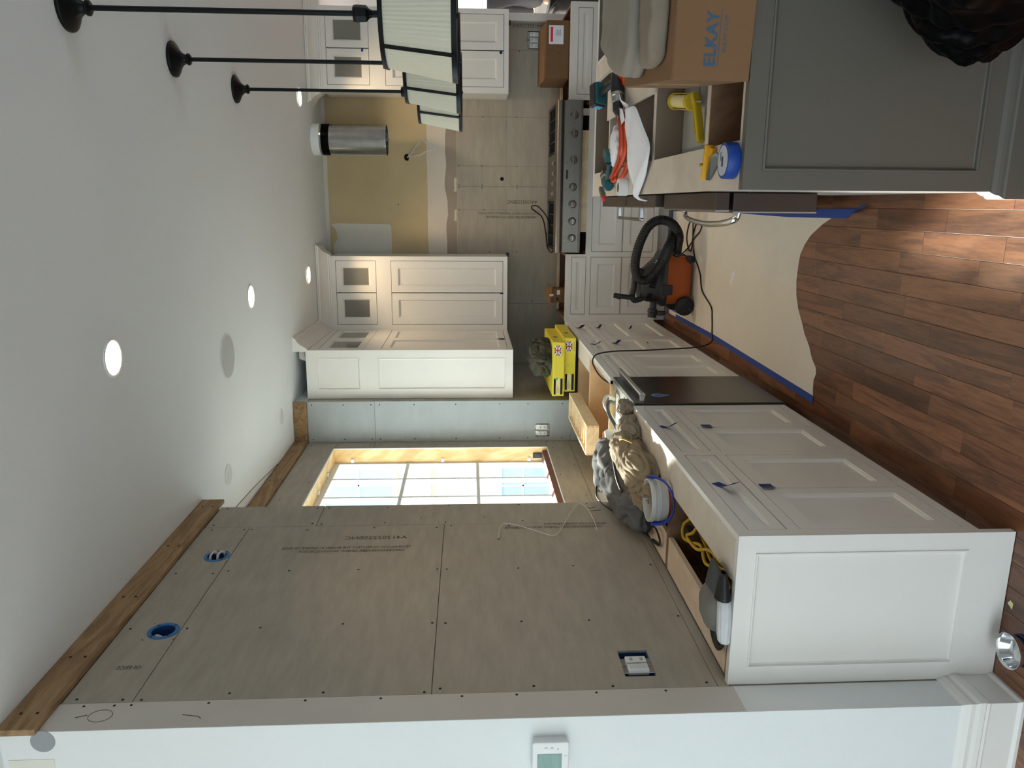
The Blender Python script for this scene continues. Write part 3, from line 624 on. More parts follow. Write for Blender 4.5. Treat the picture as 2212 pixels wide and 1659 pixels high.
ub = upper('white upper cabinet in the corner, between bay side cabinet and gold drywall', FUb, -1.105, -.4585, ((-1.06,-.4965),-.778), .383, 2.90, (-.78,7.05,1.354))
crown_run([lambda d:(-1.105+d,6.8598-d), lambda d:(-.4585+d,6.86-d)], [(2.895,3.004),(2.895,3.003)], CP, ub)
crown_run([lambda d:(-.4585+d,6.86-d), lambda d:(-.4585+d,6.99)], [(2.895,3.003),(2.90,2.998)], CP, ub)
ur = upper('white upper cabinet over the brown carton beside the doorway', FUb, .896, 1.552, ((.946,1.513),1.232), .383, 2.90, (1.22,7.05,1.354))
crown_run([lambda d:(.896-d,6.86-d), lambda d:(1.60,6.86-d)], [(2.895,3.004),(2.895,3.004)], CP, ur)
crown_run([lambda d:(.896-d,7.0), lambda d:(.896-d,6.86-d)], [(2.90,2.998),(2.895,3.004)], CP, ur)
for x in (-.475,1.49): MB().box(x,x+.035,7.13,7.16,1.325,1.354).build('light_connector', black_plastic, ub if x < 0 else ur)
oc = MB().add([(-1.20+.05*i+.01*(j%2),5.93+.03*j,2.945+(.06 if (i+j)%3 else .02)*(1 if j else .3)) for j in range(3) for i in range(3)],[(j*3+i,j*3+i+1,j*3+i+4,j*3+i+3) for j in range(2) for i in range(2)]).build('moulding_offcut', white_cab, solid=.012)
props(oc,'broken white moulding offcut lying on top of the panelled upper cabinet','offcut')

# blue tape tabs used as pulls
def tab(label, F, u, v, w, l, ang=25, lift=.018, curl=.5, mat=None):
    mb = MB(); ca_, sa = math.cos(R(ang)), math.sin(R(ang)); n = 7; pts = []
    for i in range(n+1):
        t = i/n; d = (t-.35)*l; h = .0012+(max(0,t-.35)/.65)**1.4*lift
        for s in (-.5,.5):
            tw = curl*(t-.35)*.4 if t > .35 else 0
            pts.append(F.p(u+ca_*d-sa*s*w, v+sa*d+ca_*s*w, h+abs(s)*tw*.01))
    mb.add(pts,[(2*i,2*i+1,2*i+3,2*i+2) for i in range(n)])
    return props(mb.build('tape_tab', mat or tape_dark, solid=.0006), label, 'tape', 'blue tape tabs stuck on the cabinet fronts')
tab('blue tape tab on the drawer above the end base cabinet doors', FX, 2.56, .79, .034, .105, 205, .035)
tab('square blue tape tab across the doors of the end base cabinet', FX, 2.555, .632, .045, .055, 180, .006)
tab('thin twisted blue tape tab on the drawer beside the dishwasher', FX, 3.30, .81, .024, .09, 215, .035)
tab('square blue tape tab across the doors beside the dishwasher', FX, 3.32, .617, .045, .055, 180, .006)
tab('blue tape tab on the top drawer under the yellow boxes', FX, 6.15, .80, .04, .07, 210, .03)
tab('blue tape tab on the middle drawer under the yellow boxes', FX, 6.15, .648, .022, .075, 195, .035)
tab('dark curled tape tab on the bottom drawer under the yellow boxes', FX, 6.1, .40, .014, .05, 190, .03)
tab('blue tape tab on the top drawer beside the slotted wooden drawer', FX, 5.40, .80, .026, .10, 215, .03)
tab('blue tape tab on the middle drawer near the draped black cord', FX, 5.44, .64, .03, .09, 200, .035)
tab('thin blue tape tab on the bottom drawer near the draped black cord', FX, 5.46, .40, .01, .1, 178, .01)
tab('blue tape tab low on the upper cabinet doors beside the bay', FUl, 6.37, 1.425, .05, .06, 180, .006)
tab('tiny dark tape tab at the foot of the corner upper cabinet doors', FUb, -.78, 1.398, .012, .03, 90, .01)
tab('blue tape tab low on the doors over the brown carton', FUb, 1.222, 1.418, .022, .03, 180, .02)
tab('blue tape tab between the glass doors over the brown carton', FUb, 1.222, 2.56, .016, .03, 180, .02)

# ================================================================= APPLIANCES
dw = thing('dishwasher', 'dark stainless dishwasher with chrome bar handle between white base cabinets', 'dishwasher', (-1.25,4.01,0))
MB().box(-.992,-.972,3.706,4.318,.10,.862).build('door_panel', dark_steel, dw, bevel=.004)
MB().box(-1.05,-.994,3.706,4.318,.80,.862).build('control_strip', steel, dw, bevel=.003)
m = MB().tube([(-.935,3.725,.822),(-.935,4.31,.822)],.0135,n=20); h = m.build('handle', chrome, dw, smooth=40)
for y in (3.745,4.285): MB().box(-.975,-.94,y-.012,y+.012,.810,.834).build('handle_post', chrome, h, bevel=.002)
m = MB(); m.box(-1.47,-1.052,3.71,4.315,.10,.835); m.build('tub', white_plastic, dw, bevel=.01)
MB().box(-1.42,-1.07,3.73,4.30,.8355,.842).build('insulation_sheet', pale_green, dw)
MB().box(-1.07,-1.055,3.72,4.30,0,.1).build('toe_plate', black_plastic, dw)
st = MB().lathe([(.0,0),(.035,0),(.035,.001),(0,.001)],(-.972,3.868,.708),24,(1,0,0)).build('round_sticker', sky_blue, dw)
MB().lathe([(.0,0),(.024,0),(.024,.0016),(0,.0016)],(-.972,3.868,.708),24,(1,0,0)).build('sticker_centre', pbr('violet_print', lin(110,90,160), .5), st)
MB().poly(Fr((-.972,3.868,.708),(0,1,0),(0,0,1),(1,0,0)),[(-.02,-.03),(.02,-.03),(0,-.062)],0,.001).build('sticker_tail', sky_blue, st)
for z in (.858,): 
    for y in (3.76,3.98,4.2): MB().box(-1.03,-1.01,y-.012,y+.012,.862,.8645).build('mount_tab', steel, dw)
# plumbing lying on the dishwasher
pl = thing('supply_hose', 'white and grey water supply hose looped over the dishwasher top', 'hose', (-1.2,4.1,.842))
MB().tube(spline([(-1.12,4.28,.86),(-1.10,4.22,.90),(-1.13,4.12,.92),(-1.18,3.98,.90),(-1.24,3.84,.87),(-1.22,3.68,.87)]),.011,n=10).build('grey_hose', grey_cloth, pl, smooth=60)
MB().tube(spline([(-1.10,4.29,.855),(-1.07,4.26,.90),(-1.10,4.20,.93),(-1.16,4.16,.90),(-1.2,4.15,.87)]),.009,n=10).build('white_hose', white_plastic, pl, smooth=60)
vh = thing('valve_fitting', 'white plastic valve housing with brass nut and copper tube', 'valve', (-1.36,4.1,.842))
MB().lathe([(0,0),(.05,0),(.055,.01),(.055,.07),(.045,.085),(0,.085)],(-1.30,4.16,.843),28).build('housing', white_plastic, vh, smooth=40)
MB().lathe([(0,0),(.05,0),(.052,.06),(.04,.075),(0,.075)],(-1.40,3.93,.843),28).build('cap', white_plastic, vh, smooth=40)
MB().lathe([(0,0),(.02,0),(.02,.012),(.014,.014),(.014,.026),(.019,.028),(.019,.036),(0,.036)],(-1.36,3.98,.91),6).build('brass_nut', brass, vh)
MB().tube([(-1.36,3.98,.94),(-1.30,4.03,.955),(-1.24,4.08,.95)],.006,n=10).build('copper_tube', copper, vh, smooth=60)
MB().lathe([(0,0),(.02,0),(.02,.03),(.012,.04),(0,.04)],(-1.24,4.02,.843),20).build('grey_plug', steel, vh, smooth=40)

rt = thing('rangetop', 'wide stainless gas rangetop with seven knobs and black grates', 'rangetop', (.2,6.75,.78))
m = MB(); m.box(-.392,.797,6.42,7.12,.785,.93); m.build('body', rt_steel, rt, bevel=.003)
Fk = Fr((0,6.405,0),(1,0,0),(0,0,1),(0,-1,0))
MB().hexa([(-.392,6.40,.787),(.797,6.40,.787),(.797,6.42,.787),(-.392,6.42,.787),(-.392,6.412,.925),(.797,6.412,.925),(.797,6.42,.925),(-.392,6.42,.925)]).build('control_panel', rt_steel, rt, bevel=.002)
MB().box(-.392,.797,6.392,6.42,.782,.80).build('bottom_lip', rt_steel, rt, bevel=.003)
n = 10; pr = [(6.56,.985),(6.45,.985)]+[(6.42-.03*math.sin(R(a))+.02, .955+.03*math.cos(R(a))) for a in range(0,181,18)]+[(6.56,.93)]
m = MB(); vs = [(x,y,z) for x in (-.394,.799) for y, z in pr]; k = len(pr); m.add(vs,[(i,(i+1)%k,(i+1)%k+k,i+k) for i in range(k)]+[tuple(range(k)),tuple(range(2*k-1,k-1,-1))]); m.build('bullnose', rt_steel, rt, smooth=30)
for i, x in enumerate((.685,.545,.342,.132,-.003,-.14,-.274)):
    kb = MB().lathe([(.031,0),(.031,.004),(.025,.006),(.023,.03),(.021,.034),(0,.034)],(x,6.405,.85),28,(0,-1,0)).build('knob', rt_steel, rt, smooth=35)
    MB().box(x-.022,x+.022,6.352,6.372,.845,.855).build('pointer', chrome, kb, bevel=.002)
    MB().lathe([(.033,-.003),(.033,.003),(.031,.0035)],(x,6.405,.85),28,(0,-1,0)).build('bezel', black_metal, kb)
    MB().cyl((x-.02,6.406,.906),(x-.02,6.402,.906),.003,n=10).build('indicator', chrome, rt)
for x in (.615,.44,.24,-.07,-.21): text('dial_marks', 'I o', .016, (x,6.3995,.845), (1,0,0), (0,.06,1), blackink, rt, .9)
MB().box(.195,.265,6.398,6.404,.893,.907).build('badge', black_metal, rt, bevel=.001); MB().box(.2,.26,6.396,6.399,.896,.904).build('badge_plate', chrome, rt)
m = MB().holes(Fr((0,0,.962),(1,0,0),(0,1,0),(0,0,1)),-.392,.797,6.5,7.12,-.04,.022,[(-.375,.02,6.52,7.08),(.40,.78,6.52,7.08)]).build('top_surround', rt_steel, rt, bevel=.002)
MB().box(-.375,.78,6.52,7.08,.915,.925).build('burner_tray', black_iron, rt)
for a, b in ((-.375,.02),(.40,.78)):
    m = MB(); cx = (a+b)/2
    for x in (a+.012,cx-.09,cx,cx+.09,b-.012): m.box(x-.006,x+.006,6.53,7.07,.962,.982)
    for y in (6.54,6.68,6.80,6.93,7.06): m.box(a+.01,b-.01,y-.006,y+.006,.955,.976)
    m.build('grate', black_iron, rt)
    for y in (6.66,6.94):
        bn = MB().lathe([(0,0),(.06,0),(.06,.012),(.045,.014),(.045,.026),(.04,.03),(0,.03)],(cx,y,.925),28).build('burner', black_iron, rt, smooth=40)
        MB().lathe([(.048,.014),(.05,.02),(.048,.024)],(cx,y,.925),28).build('burner_ring', brass, bn)
MB().box(.035,.385,6.53,7.07,.94,.99).build('griddle', rt_steel, rt, bevel=.006)
for x in (.08,.16,.24,.32): MB().cyl((x,6.53,.985),(x,6.55,.995),.018,n=16).build('griddle_vent', chrome, rt)
props(MB().tube(spline([(-.20,6.9,.985),(-.12,6.72,1.02),(-.03,6.78,1.09),(-.02,6.95,1.13),(-.05,7.1,1.12),(-.12,7.12,1.03),(-.25,6.95,1.01),(-.36,6.7,1.02),(-.40,6.6,1.0),(-.39,6.52,.99)],8),.006,n=8).build('appliance_cord', rubber, smooth=60), 'black power cord draped over the rangetop grates', 'cord')

# ================================================================= ISLAND
isl = thing('kitchen_island', 'unfinished grey-panelled kitchen island with open cabinet tops', 'island', (.5,3.75,0))
Fi = Fr((0,2.337,0),(1,0,0),(0,0,1),(0,-1,0)); IX1 = 1.22
MB().rings(Fi,.045,IX1,0,.876,[(0,-.03),(0,0)],cap=False).holes(Fi,.045,IX1,0,.876,-.001,0,[(.099,IX1-.055,.152,.82)]).rings(Fi,.099,IX1-.055,.152,.82,[(0,0),(.001,.004),(.006,.005),(.010,.002),(.012,-.006),(.016,-.008)],back=False).build('near_end_panel', grey_paint, isl)
bp_ = [(.0,0),(.022,0),(.022,.072),(.019,.078),(.012,.084),(.010,.094),(.004,.105),(0,.108)]
m = MB(); P = [[(.045-d, 2.337-d, z) for d, z in bp_],[(IX1+d, 2.337-d, z) for d, z in bp_]]; k = len(bp_)
m.add([q for r_ in P for q in r_],[(j,(j+1)%k,k+(j+1)%k,k+j) for j in range(k)]+[tuple(range(k)),tuple(range(2*k-1,k-1,-1))]); m.build('base_moulding', grey_paint, isl)
m = MB(); P = [[(.045-d, 2.337-d, z) for d, z in bp_],[(.045-d, 2.40, z) for d, z in bp_]]
m.add([q for r_ in P for q in r_],[(j,(j+1)%k,k+(j+1)%k,k+j) for j in range(k)]+[tuple(range(k)),tuple(range(2*k-1,k-1,-1))]); m.build('moulding_return', white_cab, isl)
MB().box(.045,IX1+.1,5.135,5.17,0,.876).build('far_end_panel', grey_paint, isl, bevel=.001)
MB().box(.045,IX1+.1,5.133,5.172,.8762,.880).build('panel_edge_band', white_cab, isl)
MB().box(.046,.19,2.3675,5.133,.858,.876).build('plywood_deck', deck, isl)
MB().box(.19,.85,2.3675,2.385,.60,.876).build('front_rail', deck, isl)
for y, th in ((2.711,.034),(3.498,.042),(4.63,.03)): MB().box(.19,.85,y,y+th,.10,.876).build('divider_panel', deck, isl, bevel=.001)
for y0, y1 in ((2.745,2.749),(3.494,3.498),(4.660,4.664),(5.129,5.133)): MB().box(.191,.849,y0,y1,.10,.874).build('divider_face', pbr('raw_divider_face', lin(122,108,92), .8, var=.06, scale=4) if 'raw_divider_face' not in MATS else MATS['raw_divider_face'], isl)
MB().box(.85,.87,2.367,5.133,.10,.876).build('rear_panel', white_cab, isl); MB().box(.75,.85,2.385,5.133,.858,.8762).build('rear_stretcher', deck, isl)
MB().box(.19,.85,2.3675,5.133,.10,.118).build('floor_panel', brownply, isl)
MB().box(.192,.848,2.386,2.71,.45,.465).build('shelf', brownply, isl); MB().box(.192,.848,2.705,2.711,.10,.874).build('inner_side', brownply, isl); MB().box(.192,.848,2.385,2.39,.46,.60).build('inner_side', brownply, isl)
MB().box(.19,.195,2.385,2.711,.10,.857).build('inner_side', brownply, isl); MB().box(.192,.848,2.64,2.66,.68,.70).build('drawer_rail', birch, isl)
MB().box(.19,.848,4.1,4.12,.62,.64).build('drawer_rail', birch, isl); MB().box(.19,.85,4.665,5.128,.42,.44).build('shelf', brownply, isl); MB().box(.19,.848,4.86,4.88,.70,.72).build('drawer_rail', birch, isl)
MB().box(.19,.85,3.545,4.628,.42,.44).build('shelf', brownply, isl)
MB().box(.046,.064,2.3675,2.745,.02,.857).build('side_panel', white_cab, isl); MB().box(.046,.064,2.745,3.50,.02,.44).build('side_panel', white_cab, isl)
MB().box(.046,.064,3.50,3.56,.02,.857).build('side_panel', grey_paint, isl); MB().box(.046,.064,4.985,5.133,.02,.857).build('side_panel', grey_paint, isl)
hb = MB().box(1.116,1.208,5.129,5.135,.795,.848).build('pull_backplate', copper, isl)
MB().tube(spline([(1.202,5.128,.806),(1.20,5.095,.812),(1.16,5.085,.818),(1.125,5.095,.822),(1.118,5.128,.824)]),.008,n=12).build('brass_pull', brass, isl, smooth=60)

mw = thing('microwave_drawer', 'stainless microwave drawer with curved handle in the island side', 'microwave', (.4,3.12,.45))
MB().box(.066,.80,2.752,3.492,.46,.755).build('body', appl_top, mw, bevel=.004)
for i in range(5): MB().box(.25,.6,2.86+.1*i,2.868+.1*i,.755,.760).build('pressed_rib', appl_top, mw)
MB().box(-.022,.044,2.752,3.492,.455,.758).build('drawer_front', pbr('dark_appliance_edge', lin(74,62,56), .35, .6), mw, bevel=.004)
MB().box(-.027,-.022,2.752,3.492,.455,.758).build('steel_face', steel, mw)
MB().box(-.018,.044,2.752,3.492,.772,.822).build('control_panel', MATS['dark_appliance_edge'], mw, bevel=.003); MB().box(-.023,-.018,2.752,3.492,.772,.822).build('panel_face', steel, mw)
hd = MB().tube(spline([(-.022,2.78,.728),(-.05,2.80,.733),(-.068,2.93,.735),(-.075,3.12,.735),(-.068,3.31,.735),(-.05,3.45,.733),(-.022,3.47,.728)],8),.013,n=14,flat=.7).build('curved_handle', chrome, mw, smooth=60)
ud = thing('undercounter_fridge', 'flat dark-edged undercounter appliance beside the microwave drawer', 'appliance', (.4,3.88,0))
MB().box(.066,.188,3.56,4.22,.1,.84).build('body', black_plastic, ud); MB().box(-.012,.044,3.56,4.22,.1,.845).build('door', MATS['dark_appliance_edge'], ud, bevel=.004); MB().box(-.017,-.012,3.56,4.22,.1,.845).build('steel_face', steel, ud)
bd = thing('beverage_cooler', 'stainless undercounter appliance with square bar handle at the far island end', 'appliance', (.4,4.6,0))
MB().box(.066,.188,4.24,4.98,.1,.84).build('body', black_plastic, bd); MB().box(-.012,.044,4.24,4.98,.1,.845).build('door', MATS['dark_appliance_edge'], bd, bevel=.004); MB().box(-.017,-.012,4.24,4.98,.1,.845).build('steel_face', steel, bd)
h = MB().box(-.092,-.072,4.27,4.95,.735,.755).build('bar_handle', chrome, bd, bevel=.006)
for y in (4.28,4.91): MB().box(-.09,-.016,y,y+.03,.733,.757).build('handle_post', chrome, h, bevel=.004)

# ================================================================= LAMPS AND CEILING FITTINGS
def pendant(label, x, y):
    t = thing('pendant_lamp', label, 'pendant', (x,y,3.045), 'pendant lamps over the island'); return t
pr = pendant('largest pleated drum pendant, hanging over the ELKAY carton end of the island', .632, 2.9)
Z0 = 3.045; L_ = dict(local=True)
MB().lathe([(0,0),(.077,0),(.079,-.006),(.077,-.014),(.062,-.024),(.040,-.036),(.026,-.05),(.020,-.062),(.020,-.066),(.026,-.07),(.026,-.078),(.018,-.084),(0,-.084)],n=36).build('canopy', black_metal, pr, smooth=35, **L_)
MB().cyl((0,0,-.08),(0,0,2.075-Z0),.0092,n=14).build('rod', black_metal, pr, smooth=40, **L_)
MB().lathe([(0,2.085-Z0),(.026,2.085-Z0),(.029,2.075-Z0),(.027,2.04-Z0),(.016,2.03-Z0),(.012,2.02-Z0),(.012,1.985-Z0),(0,1.985-Z0)],n=6).build('coupling', black_metal, pr, **L_)
zt, zb_, rt_, rb_ = 1.985-Z0, 1.727-Z0, .1735, .2185; NP = 176
sh = MB().lathe([(rb_-.001,zb_+.012),((rt_+rb_)/2-.001,(zt+zb_)/2),(rt_-.001,zt-.010)],n=NP,wob=lambda i:.0075 if i % 2 else -.0025).build('pleated_shade', shade_m, pr, **L_)
for nm, r0, z0, z1, r1 in (('bottom_band',rb_,zb_,zb_+.019,rb_-.003),('top_band',rt_+.003,zt-.016,zt,rt_)):
    MB().lathe([(r0-.004,z0),(r0+.003,z0),(r1+.003,z1),(r1-.004,z1),(r0-.004,z0)],n=72).build(nm, black_metal, pr, smooth=40, **L_)
for a in (45,135,225,315):
    c, s = math.cos(R(a)), math.sin(R(a)); m = MB(); w = .006
    m.hexa([(c*(r)-s*q, s*(r)+c*q, z) for z, rr_ in ((zb_+.01,rb_),(zt-.008,rt_)) for r, q in ((rr_-.002,-w),(rr_+.006,-w),(rr_+.006,w),(rr_-.002,w))]); m.build('rib_strip', black_metal, pr, **L_)
m = MB()
for a in (45,135,225,315): m.cyl((0,0,zt-.006),(rt_*math.cos(R(a)),rt_*math.sin(R(a)),zt-.006),.003,n=6)
m.build('spider', black_metal, pr, **L_)
MB().lathe([(0,zb_-.006),(.008,zb_-.004),(.010,zb_+.004),(.004,zb_+.012),(.004,zt-.02),(0,zt-.02)],n=12).build('finial', black_metal, pr, smooth=40, **L_)
MB().lathe([(0,zb_+.004),(rb_-.006,zb_+.004),(rb_-.006,zb_+.008),(0,zb_+.008)],n=48).build('diffuser', shade_m, pr, **L_)
def copy_thing(src, label, loc):
    r = src.copy(); COL.objects.link(r); r.location = loc; r['label'] = label; ROOTW[r] = Matrix.Translation(Vector(loc))
    for ch in list(src.children):
        c = ch.copy(); COL.objects.link(c); c.parent = r
        for g in list(ch.children):
            d = g.copy(); COL.objects.link(d); d.parent = c
    return r
copy_thing(pr, 'middle pleated drum pendant of the row over the island', (.632,3.862,3.045))
copy_thing(pr, 'pleated drum pendant of the row nearest the gold drywall', (.634,4.832,3.045))

def can_light(label, x, y, r=.077, lit=True, watts=6):
    z = zc(y); t = thing('recessed_light', label, 'ceiling light', (x,y,z), 'recessed ceiling lights')
    MB().lathe([(r,.0),(r,-.004),(r-.004,-.006),(r*.86,-.004),(r*.84,.0),(r*.84,-.0015)],(0,0,0),40).build('trim_ring', white_plastic, t, smooth=40, local=True)
    MB().lathe([(0,-.0012),(r*.85,-.0012),(r*.85,-.003),(0,-.003)],(0,0,0),36).build('lens', warm_led if lit else lamp_off, t, local=True)
    if lit:
        d = bpy.data.lights.new('downlight', 'SPOT'); d.energy = watts*4; d.color = (1,.74,.46); d.spot_size = R(120); d.spot_blend = .7; d.shadow_soft_size = .06
        o = bpy.data.objects.new('downlight', d); COL.objects.link(o); o.parent = t; o.location = (0,0,-.02)
    return t
can_light('lit recessed light nearest the camera, alone on the open ceiling', -.583, 2.953)
can_light('lit recessed light in the ceiling beside the round speaker', -.576, 4.854)
can_light('lit recessed light in front of the corner upper cabinet', -.588, 6.489, watts=8)
can_light('lit recessed light in front of the upper cabinet over the carton', .80, 6.498, watts=8)
can_light('unlit recessed light in the bay ceiling close to the plywood corner', -1.50, 5.413, .06, False)
can_light('unlit recessed light in the bay ceiling further from the plywood corner', -1.49, 4.17, .06, False)
sp = thing('ceiling_speaker', 'large round flush speaker grille in the ceiling', 'speaker', (-.844,4.315,zc(4.3)))
MB().lathe([(.128,0),(.128,-.004),(.122,-.005),(.120,-.002)],n=48).build('rim', white_plastic, sp, smooth=40, local=True); MB().lathe([(0,-.001),(.121,-.001),(.121,-.003),(0,-.0035)],n=48).build('grille', grille_m, sp, local=True)

# duct stub for the hood
du = thing('exhaust_duct', 'galvanised round duct stub with black tape band hanging from the ceiling', 'duct', (.515,6.93,3.0))
DX, DY = .515, 6.93
MB().lathe([(.130,3.02),(.130,2.945),(.127,2.94)],(DX,DY,0),48).build('white_collar', wall_white, du, smooth=40)
MB().lathe([(.126,2.95),(.126,2.41),(.1275,2.40),(.1275,2.385),(.1245,2.385),(.1245,2.95)],(DX,DY,0),64).build('pipe', galv, du, smooth=40)
MB().lathe([(.1275,2.925),(.129,2.92),(.1285,2.865),(.1275,2.86)],(DX,DY,0),48,wob=lambda i:.004*noise.noise(Vector((i*.7,0,0)))).build('tape_band', bag_m, du, smooth=40)
MB().box(DX-.128,DX-.122,DY-.03,DY+.0,2.39,2.86).build('seam', steel, du)
wr = thing('hood_cable', 'loop of white cable poking from a dark hole in the gold drywall', 'cable', (.39,7.25,2.247))
MB().poly(FK,[(.365,2.232),(.40,2.225),(.425,2.235),(.42,2.262),(.395,2.27),(.37,2.262)],-.004,-.0015).build('hole', black_gap, wr)
MB().tube(spline([(.395,7.25,2.24),(.425,7.2,2.20),(.465,7.17,2.17),(.515,7.15,2.125),(.548,7.15,2.10),(.53,7.15,2.08),(.505,7.15,2.055),(.50,7.15,2.02),(.481,7.15,1.993),(.462,7.15,2.02),(.452,7.15,2.05),(.43,7.16,2.09),(.412,7.17,2.12),(.405,7.18,2.17),(.395,7.23,2.22)],6),.0055,n=8).build('wire', cable_w, wr, smooth=60)

# thermostat, boxes and outlets
th = thing('thermostat', 'white wall thermostat with green display', 'thermostat', (-1.606,1.98,1.46))
Ft = Fr((-1.606,2.0,1.457),(1,0,0),(0,0,1),(0,-1,0))
MB().poly(Ft, rrect(None,.106,.098,.004), 0, .022).build('base', white_plastic, th)
MB().poly(Ft, rrect(None,.116,.11,.008), .022, .036).build('cover', white_plastic, th, bevel=.004)
MB().fbox(Ft,-.032,.019,-.033,.04,.036,.0372).build('display', green_lcd, th); MB().fbox(Ft,-.036,-.0325,-.034,.041,.036,.0376).build('display_edge', blackink, th)
for v in (.014,-.003): MB().lathe([(0,0),(.0058,0),(.0058,.002),(0,.003)],Ft.p(.036,v,.036),16,(0,-1,0)).build('button', white_plastic, th)
for v in (.024,.007,-.01): MB().lathe([(0,0),(.006,0),(.006,.002),(0,.003)],Ft.p(-.047,v,.036),16,(0,-1,0)).build('button', white_plastic, th)
MB().poly(Fr(Ft.p(0,-.045,0),(1,0,0),(0,0,1),(0,-1,0)), rrect(None,.026,.008,.0035), .036, .038).build('slot_button', white_plastic, th)
MB().fbox(Ft,.034,.038,-.0225,-.0205,.036,.0366).build('led', blackink, th)
sb = thing('switch_box', 'blue electrical box with a switch and outlet in the cement board', 'switch box', (XW,2.267,1.141))
m = MB(); y0, y1, z0, z1 = SW; m.box(XW-.055,XW-.05,y0,y1,z0,z1)
for a, b, c, d in ((y0,y0+.004,z0,z1),(y1-.004,y1,z0,z1),(y0,y1,z0,z0+.004),(y0,y1,z1-.004,z1)): m.box(XW-.055,XW-.008,a,b,c,d)
m.build('box', blue_box_d, sb)
for yc, nm in ((2.232,'rocker_switch'),(2.275,'outlet_face')):
    y = MB().box(XW-.004,XW-.001,yc-.019,yc+.019,z0-.004,z1+.004).build('mounting_strap', steel, sb, bevel=.001)
    f = MB().box(XW-.012,XW+.010,yc-.017,yc+.017,1.108,1.176).build(nm, white_plastic, sb, bevel=.002)
    if nm == 'rocker_switch': MB().hexa([(XW+.010,yc-.013,1.112),(XW+.010,yc+.013,1.112),(XW+.010,yc+.013,1.172),(XW+.010,yc-.013,1.172),(XW+.014,yc-.013,1.112),(XW+.014,yc+.013,1.112),(XW+.011,yc+.013,1.172),(XW+.011,yc-.013,1.172)]).build('rocker', lamp_off, f)
    else:
        for z in (1.124,1.158): MB().box(XW+.010,XW+.0106,yc-.006,yc-.003,z-.005,z+.005).box(XW+.010,XW+.0106,yc+.003,yc+.006,z-.005,z+.005).build('slot', blackink, f)
MB().tube(spline([(XW-.045,2.31,1.16),(XW-.02,2.31,1.15),(XW-.012,2.30,1.13),(XW-.03,2.29,1.11)]),.003,n=6).build('wire', cable_w, sb)
for (yy, zz), lb, wired in ((RNG[0],'round blue lamp box nearest the corner, one white cable end inside',0),(RNG[1],'round blue lamp box with two white cable loops poking out',1)):
    t = thing('lamp_box', lb, 'electrical box', (XW,yy,zz), 'round blue lamp boxes in the cement board')
    MB().lathe([(rr,.0),(rr,.003),(.040,.003),(.039,-.045),(.0,-.045)],(XW,yy,zz),40,(1,0,0)).build('ring', blue_box, t, smooth=30)
    MB().lathe([(.0385,.0),(.0385,-.044),(0,-.044)],(XW,yy,zz),36,(1,0,0)).build('inside', blue_box_d, t, smooth=30)
    for a in (40,140,220,320): MB().box(XW+.003,XW+.004,yy+.046*math.cos(R(a))-.002,yy+.046*math.cos(R(a))+.002,zz+.046*math.sin(R(a))-.005,zz+.046*math.sin(R(a))+.005).build('nail_slot', blackink, t)
    if wired:
        for dy, dz in ((.0,.016),(.004,-.014)):
            for k in (0,.009): MB().tube(spline([(XW-.04,yy+dy-.03+k,zz+dz),(XW-.0,yy+dy-.02+k,zz+dz+.008),(XW+.016,yy+dy+k,zz+dz),(XW+.0,yy+dy+.02+k,zz+dz-.01),(XW-.04,yy+dy+.024+k,zz+dz-.008)]),.0045,n=8).build('cable', cable_w, t, smooth=60)
    else: MB().tube(spline([(XW-.04,yy-.02,zz-.02),(XW-.012,yy-.022,zz+.0),(XW-.006,yy-.02,zz+.014),(XW-.015,yy-.01,zz+.022),(XW-.04,yy-.0,zz-.01)]),.006,n=8).build('cable', cable_w, t, smooth=60)
def outlet(label, F, cx, cz, gangs, w, h, name='outlet'):
    t = thing(name, label, 'outlet', F.p(cx,cz,0))
    MB().fbox(F,cx-w/2,cx+w/2,cz-h/2,cz+h/2,-.05,-.046).fbox(F,cx-w/2,cx-w/2+.004,cz-h/2,cz+h/2,-.05,-.004).fbox(F,cx+w/2-.004,cx+w/2,cz-h/2,cz+h/2,-.05,-.004).build('box', black_gap, t)
    p = w/gangs
    for i in range(gangs):
        x = cx-w/2+p*(i+.5); MB().fbox(F,x-p*.36,x+p*.36,cz-h/2-.004,cz+h/2+.004,-.003,0).build('mounting_strap', steel, t)
        f = MB().fbox(F,x-p*.33,x+p*.33,cz-.034,cz+.034,-.01,.008).build('receptacle', white_plastic, t, bevel=.002)
        for v in (-.017,.017): MB().fbox(F,x-.006,x-.003,cz+v-.005,cz+v+.005,.008,.0086).fbox(F,x+.003,x+.006,cz+v-.005,cz+v+.005,.008,.0086).build('slot', blackink, f)
outlet('double outlet without cover plate in the pale bay return wall', FR_, -1.728, 1.124, 2, .104, .106)
outlet('triple outlet without cover plate above the brown carton', FK, 1.393, 1.113, 3, .145, .108)
lw = thing('loose_wire', 'thin white wire hanging in a loop from the grey wall board', 'wire', (XW,3.26,1.56))
MB().cyl((XW-.002,3.26,1.563),(XW+.0014,3.26,1.563),.006,n=12).build('hole', black_gap, lw)
MB().tube(spline([(XW,3.26,1.563),(XW+.012,3.347,1.554),(XW+.016,3.394,1.532),(XW+.016,3.37,1.466),(XW+.014,3.326,1.404),(XW+.014,3.272,1.344),(XW+.014,3.256,1.31),(XW+.014,3.31,1.276),(XW+.016,3.443,1.227),(XW+.02,3.597,1.161),(XW+.02,3.614,1.133),(XW+.02,3.541,1.111),(XW+.018,3.383,1.102),(XW+.016,3.304,1.104)],8),.0022,n=6).build('wire', cable_w, lw, smooth=60)

